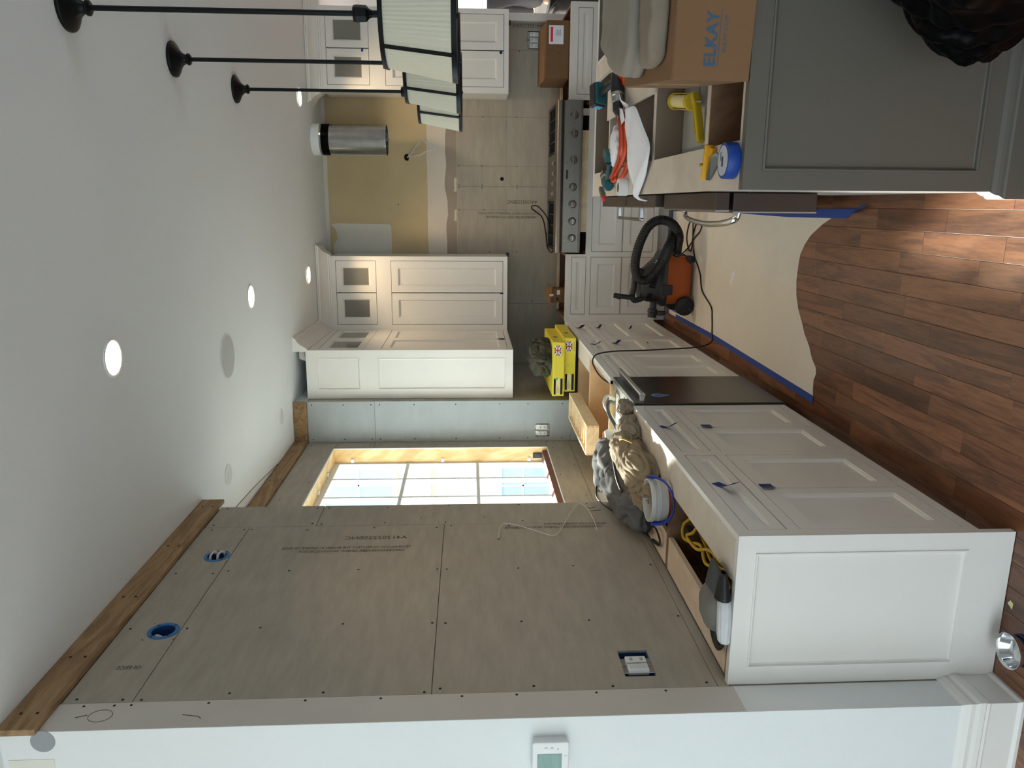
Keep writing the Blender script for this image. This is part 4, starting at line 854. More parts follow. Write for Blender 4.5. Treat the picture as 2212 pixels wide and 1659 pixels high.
# ================================================================= FLOOR COVER, VACUUM, BOWL, BAG
FZ = Fr((0,0,0),(1,0,0),(0,1,0),(0,0,1))
fp = thing('floor_paper', 'beige protective floor paper with a torn wavy edge taped in blue', 'floor paper', (-.45,5,0))
edge = [(-.925,3.603),(-.88,3.612),(-.836,3.614),(-.80,3.595),(-.773,3.60),(-.735,3.655),(-.682,3.697),(-.63,3.765),(-.586,3.80),(-.515,3.867),(-.45,3.905),(-.382,3.92),(-.31,3.915),(-.244,3.903),(-.19,3.86),(-.143,3.80),(-.09,3.69),(-.048,3.573),(-.03,3.52)]
MB().poly(FZ, edge+[(-.03,6.46),(-.895,6.46),(-.893,5.2)], .0008, .0024).build('paper', ram, fp)
MB().poly(FZ, [(-.055,3.45),(-.06,4.1),(-.05,4.9),(-.052,6.5),(-.012,6.5),(-.012,4.9),(-.018,4.0),(-.012,3.36),(-.03,3.38)], .0026, .0034).build('tape_strip', tape_blue, fp)
MB().poly(FZ, [(-.95,3.598),(-.912,3.598),(-.874,5.2),(-.872,6.2),(-.905,6.2),(-.908,5.2)], .0026, .0034).build('tape_strip', tape_blue, fp)
MB().poly(FZ, [(-.9,6.425),(-.02,6.455),(-.02,6.49),(-.9,6.462)], .0026, .0034).build('tape_strip', tape_blue, fp)
MB().poly(FZ, [(-.86,6.05),(-.825,6.05),(-.825,6.46),(-.86,6.46)], .0026, .0034).build('tape_strip', tape_blue, fp)
MB().add([(-.03,3.40,.0035),(-.012,3.37,.0035),(-.028,3.345,.02),(-.008,3.33,.012),(-.018,3.30,.032),(.002,3.30,.018),(-.006,3.262,.022),(.012,3.265,.010)],[(0,1,3,2),(2,3,5,4),(4,5,7,6)]).build('curled_tape_end', tape_blue, fp, solid=.0006)
lab = MB().poly(Fr((-.457,4.9,0),(math.cos(R(-35)),math.sin(R(-35)),0),(math.sin(R(35)),math.cos(R(35)),0),(0,0,1)),[(-.055,-.018),(.05,-.022),(.055,.018),(-.05,.02)],.0026,.0032).build('paper_scrap', paper_m)
props(lab,'small pale paper label lying on the beige floor paper','paper scrap')
sc2 = MB().poly(FZ,[(-1.225,2.10),(-1.205,2.098),(-1.2,2.112),(-1.215,2.122)],.0006,.0016).build('paper_scrap', cream); props(sc2,'tiny cream scrap on the dark planks by the end panel','paper scrap')

vac = thing('shop_vacuum', 'orange and black shop vacuum with coiled black hose on the floor paper', 'vacuum', (-.58,5.88,0))
def slab(sections, n=6, cy=None):
    """loft of rounded rectangles: (cx, cy, z, w, d, r)"""
    m = MB(); vs = []; k = 0
    for cx, cyy, z, w, d, r in sections:
        p = rrect(None,w,d,r,n); k = len(p); vs += [(cx+x,cyy+y,z) for x, y in p]
    return m.add(vs,[(i*k+j,i*k+(j+1)%k,(i+1)*k+(j+1)%k,(i+1)*k+j) for i in range(len(sections)-1) for j in range(k)]+[tuple(range(k-1,-1,-1)),tuple(range((len(sections)-1)*k,len(sections)*k))])
VY = 5.88
slab([(-.555,VY,.028,.32,.27,.07),(-.555,VY,.05,.35,.30,.08),(-.555,VY,.09,.365,.31,.08),(-.55,VY,.205,.385,.325,.08),(-.55,VY,.215,.40,.34,.08)]).build('tank', orange, vac, smooth=40)
slab([(-.55,VY,.212,.41,.35,.09),(-.55,VY,.232,.412,.352,.09),(-.55,VY,.24,.40,.34,.09),(-.56,VY,.262,.36,.31,.10)]).build('lid_rim', black_plastic, vac, smooth=40)
slab([(-.56,VY,.258,.35,.30,.10),(-.575,VY,.30,.31,.27,.09),(-.59,VY,.34,.27,.23,.08),(-.60,VY,.375,.235,.20,.07),(-.605,VY,.395,.19,.16,.06)]).build('motor_head', black_plastic, vac, smooth=40)
for i in range(7): MB().hexa([(-.50-.018*i+a*.006,VY-.148+.001*i+c,.272+.004*i+b*.045) for c in (0,.02) for a, b in ((-1,0),(1,0),(2,1),(0,1))]).build('vent_slot', black_gap, vac)
for i in range(4): MB().hexa([(-.665-.014*i+a*.005,VY-.128+c,.31+.006*i+b*.035) for c in (0,.02) for a, b in ((-1,0),(1,0),(1.6,1),(-.4,1))]).build('vent_slot', black_gap, vac)
MB().box(-.66,-.585,VY-.19,VY-.168,.175,.262).build('latch', black_plastic, vac, bevel=.006)
MB().tube(spline([(-.50,VY-.05,.37),(-.49,VY-.05,.42),(-.54,VY-.05,.435),(-.62,VY-.05,.44),(-.68,VY-.05,.45),(-.715,VY-.05,.43),(-.70,VY-.05,.37)],6),.022,n=12).build('carry_handle', black_plastic, vac, smooth=60)
MB().tube([(-.69,VY-.1,.45),(-.672,VY-.1,.60)],.019,n=16).build('upright_tube', black_plastic, vac, smooth=40); MB().box(-.70,-.66,VY-.118,VY-.10,.545,.575).build('tube_clip', rubber, vac, bevel=.002)
MB().lathe([(.026,0),(.026,.05),(.036,.052),(.038,.075),(.033,.08),(.033,.115),(.0,.118)],(-.72,VY-.12,.30),20,(-1,0,.05),wob=None).build('rear_port', black_plastic, vac, smooth=40)
MB().lathe([(0,0),(.04,0),(.042,.02),(.03,.03),(0,.03)],(-.79,VY-.12,.24),20,(-1,0,0)).build('drain_cap', black_plastic, vac, smooth=40)
for s_, y in ((-1,VY-.165),(1,VY+.165)):
    w = MB().lathe([(.0,-.022),(.05,-.022),(.068,-.018),(.072,-.008),(.072,.008),(.068,.018),(.05,.022),(0,.022)],(-.745,y,.072),36,(0,1,0)).build('wheel', rubber, vac, smooth=40)
    for a in range(0,360,72): MB().box(-.006,.006,-.0235,-.021,.018,.05).build('spoke', black_plastic, w)
    for ch, a in zip(w.children, range(0,360,72)): ch.matrix_basis = Matrix.Translation((-.745,y,.072))@Matrix.Rotation(R(a),4,'Y')
for x, y in ((-.40,VY-.12),(-.40,VY+.12)):
    MB().lathe([(0,-.012),(.026,-.012),(.028,0),(.026,.012),(0,.012)],(x,y,.028),20,(0,1,0)).build('caster', rubber, vac, smooth=40); MB().box(x-.03,x+.03,y-.02,y+.02,.03,.065).build('caster_mount', black_plastic, vac, bevel=.004)
MB().lathe([(.045,0),(.045,.012),(.036,.015),(.034,.05)],(-.365,VY-.19,.16),24,(1,-.05,0)).build('hose_port', black_plastic, vac, smooth=40)
hp = [(-.36,5.70,.16),(-.304,5.67,.162),(-.241,5.66,.157),(-.195,5.66,.168),(-.148,5.66,.2),(-.12,5.66,.245),(-.11,5.66,.299),(-.126,5.66,.351),(-.17,5.66,.397),(-.238,5.66,.431),(-.306,5.66,.455),(-.379,5.66,.47),(-.442,5.66,.473),(-.495,5.66,.463),(-.533,5.66,.439),(-.547,5.66,.406),(-.532,5.655,.369),(-.49,5.65,.328),(-.437,5.64,.292),(-.368,5.64,.258),(-.294,5.64,.23),(-.231,5.67,.205),(-.19,5.72,.18)]
P_ = spline(hp,12)
MB().tube(P_,.034,n=16,rad=lambda t:.0335+.0022*math.sin(t*len(P_)*2.1)).build('hose', rubber, vac, smooth=70)
MB().tube(spline([(-.40,5.642,.272),(-.34,5.642,.247),(-.28,5.65,.222)]),.04,n=14).build('hose_cuff', black_plastic, vac, smooth=60)
text('print', '3.0', .022, (-.42,5.60,.335), (.8,0,-.45), (.4,-.3,.8), white_plastic, vac)
cord = [(-.374,6.05,.02),(-.32,5.93,.008),(-.25,5.80,.008),(-.187,5.65,.008),(-.14,5.62,.008),(-.116,5.69,.008),(-.16,5.78,.008),(-.247,5.813,.012),(-.31,5.82,.012),(-.345,5.87,.01),(-.31,5.95,.008),(-.239,5.992,.008),(-.15,5.95,.008),(-.11,5.881,.008),(-.14,5.82,.014),(-.22,5.80,.016),(-.292,5.80,.012),(-.383,5.745,.008),(-.44,5.65,.008),(-.499,5.58,.008),(-.607,5.505,.008),(-.691,5.28,.008),(-.76,5.24,.008),(-.86,5.22,.008),(-.93,5.19,.02),(-.956,5.152,.145),(-.962,5.12,.347),(-.962,5.071,.549),(-.960,5.04,.713),(-.957,4.95,.835),(-.965,4.86,.89),(-1.0,4.76,.905),(-1.06,4.62,.86),(-1.12,4.52,.72)]
MB().tube(spline(cord,8),.0048,n=8).build('power_cord', rubber, vac, smooth=60)

bw = thing('pet_bowl', 'small shiny steel bowl on the floor by the white end panel', 'bowl', (-1.325,2.03,0))
MB().lathe([(0,.006),(.034,.006),(.040,.012),(.049,.040),(.053,.048),(.055,.0485),(.0555,.046),(.051,.040),(.044,.008),(.040,.001),(0,.001)],(-1.325,2.03,0),48).build('steel_bowl', chrome, bw, smooth=50)
MB().lathe([(.046,0),(.050,.0),(.050,.008),(.0465,.012)],(-1.325,2.03,0),40).build('rubber_base', pbr('navy_rubber', lin(26,34,74), .5), bw, smooth=40)
tb = blob('trash_bag', (.86,2.03,.36), (.42,.26,.40), bag_m, seed=5, amp=.5, base=.002, sub=6, fold=.075, waves=9, dirn=(.5,.2,1))
props(tb,'shiny black plastic trash bag leaning before the grey island panel','trash bag')

# ================================================================= THINGS ON THE ISLAND
def frame_at(x, y, z, deg):
    c, s = math.cos(R(deg)), math.sin(R(deg)); return Fr((x,y,z),(c,s,0),(-s,c,0),(0,0,1))
G = frame_at(.35,2.341,.8775,-6.2)
bx = thing('sink_carton', 'brown ELKAY cardboard carton standing on the island', 'carton', (.7,2.7,.877))
BW, BD, BH = .78, .72, .224
m = MB(); m.fbox(G,0,BW,0,BD,0,BH); m.build('carton', card, bx, bevel=.003)
MB().fbox(G,.002,BW-.002,.002,BD/2-.002,BH,BH+.003).build('top_flap', card, bx); MB().fbox(G,.002,BW-.002,BD/2+.002,BD-.002,BH,BH+.003).build('top_flap', card, bx)
E1 = lambda u, n: G.p(u,-.0012,n)
text('brand_print', 'ELKAY', .047, E1(.037,.106), G.U, (0,0,1), blue_ink, bx, 1.02, 1.06, bold=.0011); MB().fbox(G,.035,.19,-.001,0,.097,.0985).build('print_rule', blue_ink, bx); text('print', 'ELKAY.COM', .016, E1(.075,.077), G.U, (0,0,1), blue_ink, bx, 1.05, 1.1)
MB().fbox(G,-.0012,0,.30,.36,.06,BH).build('packing_tape', pbr('clear_tape', lin(168,136,100), .25), bx)
def folded(name, label, pts, z0, h, mat, seed=1, layers=1, droop=None):
    """soft folded cloth: inflated polygon with rounded edge and a little noise"""
    c = Vector((sum(p[0] for p in pts)/len(pts), sum(p[1] for p in pts)/len(pts), 0)); P = [Vector((*p,0)) for p in pts]; P = spline(P,5,True); m = MB(); n = len(P); vs = []
    rings = [(.965,0),(1.0,.12),(1.01,.3),(.995,.46),(.985,.5),(1.0,.56),(1.0,.75),(.97,.93),(.90,1.0),(.6,1.0),(.25,1.02)] if layers == 2 else [(.965,0),(1.0,.2),(1.005,.5),(.985,.8),(.94,.96),(.85,1.0),(.5,1.0),(.2,1.02)]
    for s, t in rings:
        for i, p in enumerate(P):
            q = c+(p-c)*s; w = noise.noise(Vector((q.x*6,q.y*6,seed)))*.5+noise.noise(Vector((q.x*17,q.y*14,seed+3)))*.25
            z = z0+h*t+((.024*w+.006*abs(math.sin(q.x*23+q.y*9+5*noise.noise(q*4)))) if t > .5 else .003*w)
            q = q+Vector((noise.noise(q*14+Vector((0,0,seed))),noise.noise(q*13+Vector((3,0,seed))),0))*.009*(1 if s > .9 else .3)
            if droop: z -= droop(q)*(t+.4)
            vs.append((q.x,q.y,z))
    k = len(rings); m.add(vs,[(r_*n+i,r_*n+(i+1)%n,(r_+1)*n+(i+1)%n,(r_+1)*n+i) for r_ in range(k-1) for i in range(n)]+[tuple(range((k-1)*n,k*n)),tuple(range(n-1,-1,-1))])
    o = m.build(name, mat, smooth=80); return props(o, label, 'cloth', 'folded drop cloths on the carton')
folded('drop_cloth','wide folded taupe drop cloth slumped over the back of the carton',[(.95,2.70),(.92,3.05),(.76,3.13),(.62,3.20),(.545,3.10),(.49,2.99),(.425,2.80),(.425,2.70),(.49,2.62),(.7,2.62)],1.107,.07,drop_cloth,2,2)
folded('drop_cloth','narrow rolled grey drop cloth on the near edge of the carton',[(.96,2.44),(.95,2.56),(.6,2.585),(.455,2.60),(.415,2.56),(.42,2.44),(.46,2.415),(.6,2.40)],1.107,.045,taupe_cloth,6,1)

def drill(name, label, O, A, B, c_body, c_band, c_batt, scale=1.0):
    A = Vector(A).normalized(); B = Vector(B); B = (B-A*B.dot(A)).normalized(); N = A.cross(B); O = Vector(O); k = scale; N = N if N.z > 0 else -N
    p = lambda a, b, n: O+(A*a+B*b+N*n)*k
    t = thing(name, label, 'drill', O); F = Fr(O,A*k,B*k,N*k)
    MB().lathe([(0,-.075*k),(.022*k,-.075*k),(.030*k,-.068*k),(.033*k,-.02*k),(.033*k,.02*k),(.030*k,.03*k)],O,24,A).build('motor_body', c_body, t, smooth=40)
    MB().lathe([(.031*k,.03*k),(.031*k,.045*k),(.027*k,.048*k),(.027*k,.06*k),(.029*k,.062*k),(.029*k,.075*k),(.024*k,.08*k)],O,24,A).build('clutch_collar', steel, t, smooth=40)
    MB().lathe([(.025*k,.08*k),(.025*k,.118*k),(.016*k,.135*k),(.008*k,.14*k),(0,.14*k)],O,24,A).build('chuck', black_plastic, t, smooth=40)
    MB().cyl(p(.138,0,0),p(.205,0,0),.004*k,n=8).build('bit', steel, t)
    m = MB(); k2 = 12; secs = [(-.03,.02,.018,.024),(-.034,.06,.016,.020),(-.030,.10,.016,.021),(-.024,.125,.02,.026)]; vs = []
    for a, b, w, l in secs: vs += [p(a+l*math.cos(2*math.pi*i/k2), b, w*math.sin(2*math.pi*i/k2)) for i in range(k2)]
    m.add(vs,[(r_*k2+i,r_*k2+(i+1)%k2,(r_+1)*k2+(i+1)%k2,(r_+1)*k2+i) for r_ in range(3) for i in range(k2)]+[tuple(range(k2)),tuple(range(4*k2-1,3*k2-1,-1))]); m.build('grip', c_body, t, smooth=50)
    MB().fbox(F,-.075,.035,.126,.140,-.034,.034).build('battery_foot', c_band, t, bevel=.006*k); MB().fbox(F,-.078,.04,.140,.19,-.036,.036).build('battery', c_batt, t, bevel=.008*k)
    MB().fbox(F,.0405,.042,.15,.18,-.02,.02).build('battery_label', sky_blue, t); return t
ob = props(MB().box(.47,.68,3.505,4.665,.8775,.889).build('loose_board', deck, bevel=.001),'narrow primed board laid across the open island top under the drill','board')
drill('cordless_drill','black cordless drill with pale blue battery lying on the island', (.585,4.17,.926), (-.95,-.28,0), (0,.9,.42), black_plastic, teal, black_plastic, 1.05)
drill('impact_driver','dark teal cordless driver lying at the far end of the island', (.12,4.46,.912), (.35,.93,0), (.9,-.3,.0), teal, black_plastic, teal, .95)
kn = thing('utility_knife', 'grey utility knife with red tip at the far island edge', 'knife', (.08,4.66,.877))
MB().hexa([(.03,4.72,.878),(.05,4.70,.878),(.105,4.80,.878),(.085,4.82,.878),(.03,4.72,.90),(.05,4.70,.90),(.105,4.80,.90),(.085,4.82,.90)]).build('body', grey_cloth, kn, bevel=.003); MB().hexa([(.012,4.69,.879),(.032,4.67,.879),(.05,4.70,.879),(.03,4.72,.879),(.012,4.69,.897),(.032,4.67,.897),(.05,4.70,.899),(.03,4.72,.899)]).build('tip', red_p, kn, bevel=.003)
oc_ = thing('extension_cord', 'orange flat extension cord in long loops across the island top', 'cord', (.35,4.1,.889))
base = [(.72,4.02,.93),(.64,4.10,.905),(.575,4.17,.899),(.53,4.20,.899),(.46,4.13,.905),(.384,4.04,.903),(.30,4.0,.903),(.25,4.02,.90),(.215,4.13,.893),(.185,4.25,.889),(.152,4.33,.888),(.128,4.29,.888),(.128,4.18,.888),(.16,4.06,.888),(.205,3.98,.890),(.27,3.93,.894),(.36,3.95,.898)]
for i in range(4):
    pts = [(x+.006*i*math.sin(j*.9+i), y+.020*i+.004*math.sin(j+i*2), z+.006*i) for j, (x, y, z) in enumerate(base)]
    MB().tube(spline(pts[:len(pts)-i*2],6),.009,n=8,flat=.8).build('strand', orange_cord if i % 2 == 0 else pbr('orange_cord_worn%d' % i, lin(170,62,36), .55), oc_, smooth=60)
def sheet(name, label, pts, mat=None, lines=0, cat='paper', grp=None, th=.0012):
    m = MB(); n = len(pts); m.add(pts,[tuple(range(n))]); o = m.build(name, mat or paper_m, solid=th); return props(o,label,cat,grp)
m = MB(); L0 = [(.452,3.965,.915),(.34,3.955,.914),(.258,3.935,.912),(.15,3.86,.905),(.075,3.80,.902),(.04,3.765,.898),(.018,3.76,.872),(.012,3.755,.80)]
L1 = [(.455,3.83,.915),(.425,3.70,.912),(.33,3.60,.908),(.236,3.47,.897),(.15,3.56,.893),(.05,3.70,.890),(.022,3.715,.868),(.016,3.715,.79)]
vs = []
for i, (a, b) in enumerate(zip(spline(L0,4), spline(L1,4))):
    for j in range(7):
        t = j/6; p = a.lerp(b,t); p.z += .006*math.sin(i*.7+t*5)*(1 if i < 22 else .2)+(.010*math.sin(t*3.14)); vs.append(p)
R0 = len(vs)//7; m.add(vs,[(i*7+j,i*7+j+1,(i+1)*7+j+1,(i+1)*7+j) for i in range(R0-1) for j in range(6)])
props(m.build('plan_sheet', paper_m, solid=.0014, smooth=60),'long white paper plan folded across the island and hanging over its edge','paper')
p1_ = thing('receipt', 'two small printed paper slips tilted against the orange cord', 'paper', (.5,4.1,.91))
MB().add([(.56,4.14,.925),(.50,4.00,.935),(.47,3.92,.915),(.445,3.95,.91),(.50,4.16,.90),(.535,4.24,.905)],[(0,1,2,3,4,5)]).build('slip', paper_m, p1_, solid=.0012)
q_ = MB().add([(.485,4.16,.918),(.455,3.96,.936),(.40,3.92,.93),(.39,4.12,.912)],[(0,1,2,3)]).build('slip', paper_m, p1_, solid=.0012)
for i in range(5): MB().hexa([Vector((.478-.012*i,4.10-.004*i,.9275))+Vector(d) for d in ((0,0,0),(.003,0,0),(.003-.006,-.05,.0045),(-.006,-.05,.0045),(0,0,.001),(.003,0,.001),(.003-.006,-.05,.0055),(-.006,-.05,.0055))]).build('printed_line', pencil, q_)
cr = blob('crumpled_paper', (.30,4.30,.90), (.10,.12,.022), paper_m, seed=11, amp=.5, freq=3, ridge=.8, base=.8905, sub=4); props(cr,'crumpled white paper sheet by the orange cord','paper')
props(MB().box(.20,.42,4.16,4.45,.8775,.8895).build('loose_board', deck, bevel=.001),'short primed offcut under the crumpled paper','board')
wt = thing('tape_roll', 'small roll of white tape lying on the island deck', 'tape roll', (.08,4.06,.876))
MB().lathe([(.026,0),(.043,0),(.0435,.003),(.0435,.045),(.043,.048),(.026,.048),(.026,0)],(.085,4.06,.877),36).build('tape', white_plastic, wt, smooth=40); MB().lathe([(.0255,.002),(.0255,.046),(.0235,.046),(.0235,.002),(.0255,.002)],(.085,4.06,.877),28).build('core', card, wt, smooth=40)
bt = thing('painters_tape_roll', 'big roll of blue painters tape at the near island corner', 'tape roll', (.14,2.405,.876))
BC = (.132,2.412,.877)
MB().lathe([(.040,.0),(.053,0),(.0545,.003),(.0545,.035),(.053,.038),(.042,.038)],BC,48).build('tape', pbr('blue_roll', lin(24,66,150), .45, var=.08, scale=40), bt, smooth=40)
MB().lathe([(.042,.038),(.039,.038),(.039,.0),(.042,0)],BC,40).build('core', card, bt, smooth=40); lb = MB().lathe([(0,.0385),(.045,.0385),(.045,.0395),(0,.0395)],BC,40).build('label_disc', pbr('label_grey', lin(186,192,202), .5), bt)
MB().box(BC[0]-.018,BC[0]+.012,BC[1]-.006,BC[1]+.008,BC[2]+.0396,BC[2]+.0401).build('label_print', pbr('navy_print', lin(34,52,84), .5), lb)
for i in range(2): MB().box(BC[0]+.0,BC[0]+.026,BC[1]+.014+.006*i,BC[1]+.016+.006*i,BC[2]+.0396,BC[2]+.0401).build('label_print', MATS['navy_print'], lb)
sq = thing('angle_square', 'small yellow angle square with grey blade beside the blue tape roll', 'square', (.13,2.64,.877))
MB().hexa([(.084,2.674,.877),(.196,2.648,.877),(.193,2.635,.877),(.081,2.661,.877),(.084,2.674,.905),(.196,2.648,.905),(.193,2.635,.905),(.081,2.661,.905)]).build('yellow_bar', yellow_alu, sq, bevel=.002)
MB().hexa([(.15,2.655,.878),(.19,2.646,.878),(.18,2.60,.878),(.165,2.604,.878),(.15,2.655,.892),(.19,2.646,.892),(.18,2.60,.892),(.165,2.604,.892)]).build('bracket', yellow_alu, sq, bevel=.002)
MB().add([(.082,2.655,.89),(.155,2.60,.895),(.165,2.55,.893),(.152,2.545,.879),(.13,2.56,.879),(.080,2.648,.879)],[(0,1,2,3,4,5)]).build('grey_blade', pbr('grey_blade', lin(96,104,106), .4, .6), sq, solid=.003)
MB().box(.165,.183,2.642,2.650,.905,.9055).build('level_vial', pbr('green_vial', lin(170,190,50), .3), sq); MB().cyl((.13,2.655,.905),(.13,2.655,.914),.006,n=12).build('thumb_screw', brass, sq)
cg_ = thing('caulk_gun', 'yellow caulking gun lying on the microwave top', 'caulk gun', (.38,3.25,.757))
A0, A1 = Vector((.432,3.462,.80)), Vector((.398,3.19,.806)); ax = (A1-A0).normalized()
MB().cyl(A0,A1,.026,n=24).build('cartridge', cream, cg_, smooth=40); m = MB(); up = Vector((0,0,1)); sd_ = ax.cross(up)
n = 10; vs = []
for t in (0,1):
    for i in range(n+1):
        a = R(-200+220*i/n); vs.append(A0.lerp(A1,t)+(sd_*math.cos(a)+up*math.sin(a))*.032)
m.add(vs,[(i,i+1,i+n+2,i+n+1) for i in range(n)]); m.build('barrel', yellow_tool, cg_, solid=.0025, smooth=60)
MB().lathe([(0,0),(.036,0),(.036,.006),(0,.006)],A0-ax*.006,28,ax).build('front_plate', yellow_tool, cg_); MB().lathe([(0,0),(.036,0),(.036,.014),(.03,.02),(0,.02)],A1,28,ax).build('rear_plate', yellow_tool, cg_, smooth=40)
MB().cyl(A1+ax*.02,A1+ax*.15,.0045,n=10).build('push_rod', steel, cg_)
def bar(a, b, w, h): 
    a, b = Vector(a), Vector(b); d = (b-a).normalized(); s = d.cross(Vector((0,0,1))).normalized()
    return [a-s*w/2,a+s*w/2,b+s*w/2,b-s*w/2]+[p+Vector((0,0,h)) for p in (a-s*w/2,a+s*w/2,b+s*w/2,b-s*w/2)]
MB().hexa(bar((.425,3.165,.79),(.385,3.13,.79),.03,.03)).hexa(bar((.39,3.13,.79),(.235,3.055,.785),.028,.028)).build('grip', yellow_tool, cg_, bevel=.006); MB().hexa(bar((.37,3.165,.79),(.27,3.125,.787),.010,.02)).build('trigger', yellow_tool, cg_, bevel=.002)
for a in (.2,.5,.8): MB().cyl(A0.lerp(A1,a)-ax*.002,A0.lerp(A1,a)+ax*.002,.0335,n=24,caps=False).build('barrel_band', yellow_alu, cg_)
tm = thing('tape_measure', 'small black and red tape measure down in the far island opening', 'tape measure', (.46,4.8,.72))
MB().poly(Fr((.47,4.89,.76),(0.9,-.43,0),(0,0,1),(.43,.9,0)),rrect(None,.08,.075,.028),-.02,.02).build('case', black_plastic, tm, bevel=.003); MB().poly(Fr((.47,4.89,.76),(0.9,-.43,0),(0,0,1),(-.43,-.9,0)),rrect(None,.05,.03,.01),.02,.0212).build('label', white_plastic, tm); MB().poly(Fr((.47,4.89,.785),(0.9,-.43,0),(0,0,1),(-.43,-.9,0)),rrect(None,.06,.02,.008),.02,.022).build('red_band', red_p, tm)
pbg = blob('plastic_wrap', (.56,4.30,.55), (.12,.16,.11), glass('clear_wrap', (.8,.82,.82,1), .35, .15), seed=21, amp=.6, freq=3.4, ridge=.8, base=.441, sub=4); props(pbg,'crumpled clear plastic wrap inside the open island cabinet','plastic wrap')
for i, (x, y, z, lb) in enumerate(((.60,3.62,.8775,'white plastic corner bracket next to the carton'),(.71,3.95,.889,'white plastic channel piece behind the paper slips'),(.70,3.78,.8775,'longer white plastic bracket by the loose board'))):
    t = thing('plastic_bracket', lb, 'bracket', (x,y,z), 'white plastic brackets on the island'); Gk = frame_at(x,y,z,20+25*i)
    MB().fbox(Gk,-.05,.05,-.012,.012,0,.004).fbox(Gk,-.05,.05,-.012,-.008,.004,.03).build('angle', white_plastic, t, bevel=.001); MB().fbox(Gk,-.05,-.046,-.012,.012,.004,.03).build('end_stop', white_plastic, t)

# ================================================================= THINGS ON THE OTHER CABINETS
def prism_box(F, w, d, h): return MB().fbox(F,0,w,0,d,0,h)
# two yellow boxes
def flag(F, par, u, v, w, h):
    f = MB().fbox(F,u,u+w,v,v+h,.0004,.001).build('flag_field', flag_blue, par)
    m = MB(); 
    for a, b in (((u,v),(u+w,v+h)),((u,v+h),(u+w,v))):
        d = Vector((b[0]-a[0],b[1]-a[1])).normalized(); n_ = Vector((-d.y,d.x))*.0045
        m.poly(F,[(a[0]+n_.x,a[1]+n_.y),(b[0]+n_.x,b[1]+n_.y),(b[0]-n_.x,b[1]-n_.y),(a[0]-n_.x,a[1]-n_.y)],.001,.0013)
    m.fbox(F,u+w/2-.007,u+w/2+.007,v,v+h,.0011,.0014).fbox(F,u,u+w,v+h/2-.007,v+h/2+.007,.0011,.0014); m.build('flag_white', white_plastic, f)
    MB().fbox(F,u+w/2-.0042,u+w/2+.0042,v,v+h,.0014,.0017).fbox(F,u,u+w,v+h/2-.0042,v+h/2+.0042,.0014,.0017).build('flag_cross', flag_red, f)
for i, (x0, y0, z0, lb, grn) in enumerate(((-1.385,5.645,.897,'lower yellow carton with flag print on the corner base cabinet',.004),(-1.412,5.615,.9845,'upper yellow carton with flag print, olive bag on top',.010))):
    t = thing('yellow_carton', lb, 'carton', (x0+.2,y0+.33,z0), 'yellow cartons stacked on the corner cabinet')
    w = .41; F = Fr((x0,y0,z0),(1,0,0),(0,0,1),(0,-1,0)); MB().box(x0,x0+w,y0,y0+.66,z0,z0+.086).build('carton', yellow_box, t, bevel=.002)
    MB().box(x0-.0008,x0+w+.001,y0-.001,y0+.66,z0+.06,z0+.0868).build('lid', yellow_box, t, bevel=.001)
    flag(F,t,w-.10,.028,.075,.046); text('print','Great Britain',.014,F.p(w-.10,.009,.0008),(1,0,0),(0,0,1),pbr('ochre_print%d' % i, lin(170,140,40), .6),t)
    MB().lathe([(0,0),(grn,0),(grn,.001),(0,.001)],F.p(.20-.07*i,.056,.0006),20,(0,-1,0)).build('green_dot', green_dot, t)
    MB().fbox(F,.012,.135,.012,.075,.0004,.001).build('label', cream, t); MB().fbox(F,.012,.135,.010,.028,.001,.0014).build('label_band', blackink, t)
    for k in range(5): MB().fbox(F,.022,.06+.012*(k%3),.036+.007*k,.038+.007*k,.001,.0013).build('label_line', pencil, t)
    MB().box(x0+w,x0+w+.0006,y0+.22,y0+.25,z0+.03,z0+.06).build('side_mark', blackink, t)
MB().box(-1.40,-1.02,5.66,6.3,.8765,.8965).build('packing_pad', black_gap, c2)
ol = thing('olive_bag', 'crumpled olive canvas bag on the yellow cartons', 'bag', (-1.16,5.9,1.072))
blob('canvas', (-1.16,5.86,1.13), (.13,.20,.10), olive, ol, seed=31, amp=.5, base=1.073, sub=5, fold=.28, waves=7); blob('strap_fold', (-1.09,5.76,1.10), (.055,.07,.05), olive, ol, seed=33, amp=.5, base=1.073, sub=4, fold=.28)
MB().tube(spline([(-1.04,5.80,1.16),(-1.02,5.72,1.21),(-1.06,5.68,1.235),(-1.12,5.70,1.22)],6),.012,n=8,flat=.3).build('strap', olive, ol, smooth=60)
# slotted maple drawer
dr = thing('slotted_drawer', 'pale wooden drawer box with a row of slots standing on the base cabinet', 'drawer', (-1.46,5.07,.877))
x0, x1, y0, y1, z0, z1 = -1.558, -1.362, 4.642, 5.512, .8768, .957
MB().box(x1-.012,x1,y0+.0006,y1,z0,z1).build('side', maple, dr, bevel=.001); MB().box(x0,x0+.012,y0+.0006,y1,z0,z1).build('side', maple, dr, bevel=.001)
MB().box(x0+.012,x1-.012,y0,y0+.012,z0,z1).build('end', maple, dr); MB().box(x0+.012,x1-.012,y1-.012,y1,z0,z1).build('end', maple, dr); MB().box(x0+.012,x1-.012,y0+.012,y1-.012,z0+.008,z0+.014).build('bottom', birch, dr)
for i in range(1,9): MB().box(x0+.012,x1-.012,y0+.0965*i-.005,y0+.0965*i+.005,z0+.014,z1-.012).build('divider', maple, dr)
for x in (x0,x1-.012):
    for k in range(3): MB().box(x-.0004,x+.0124,y0-.0004,y0+.011,z0+.006+.027*k,z0+.019+.027*k).build('dovetail', birch, dr)
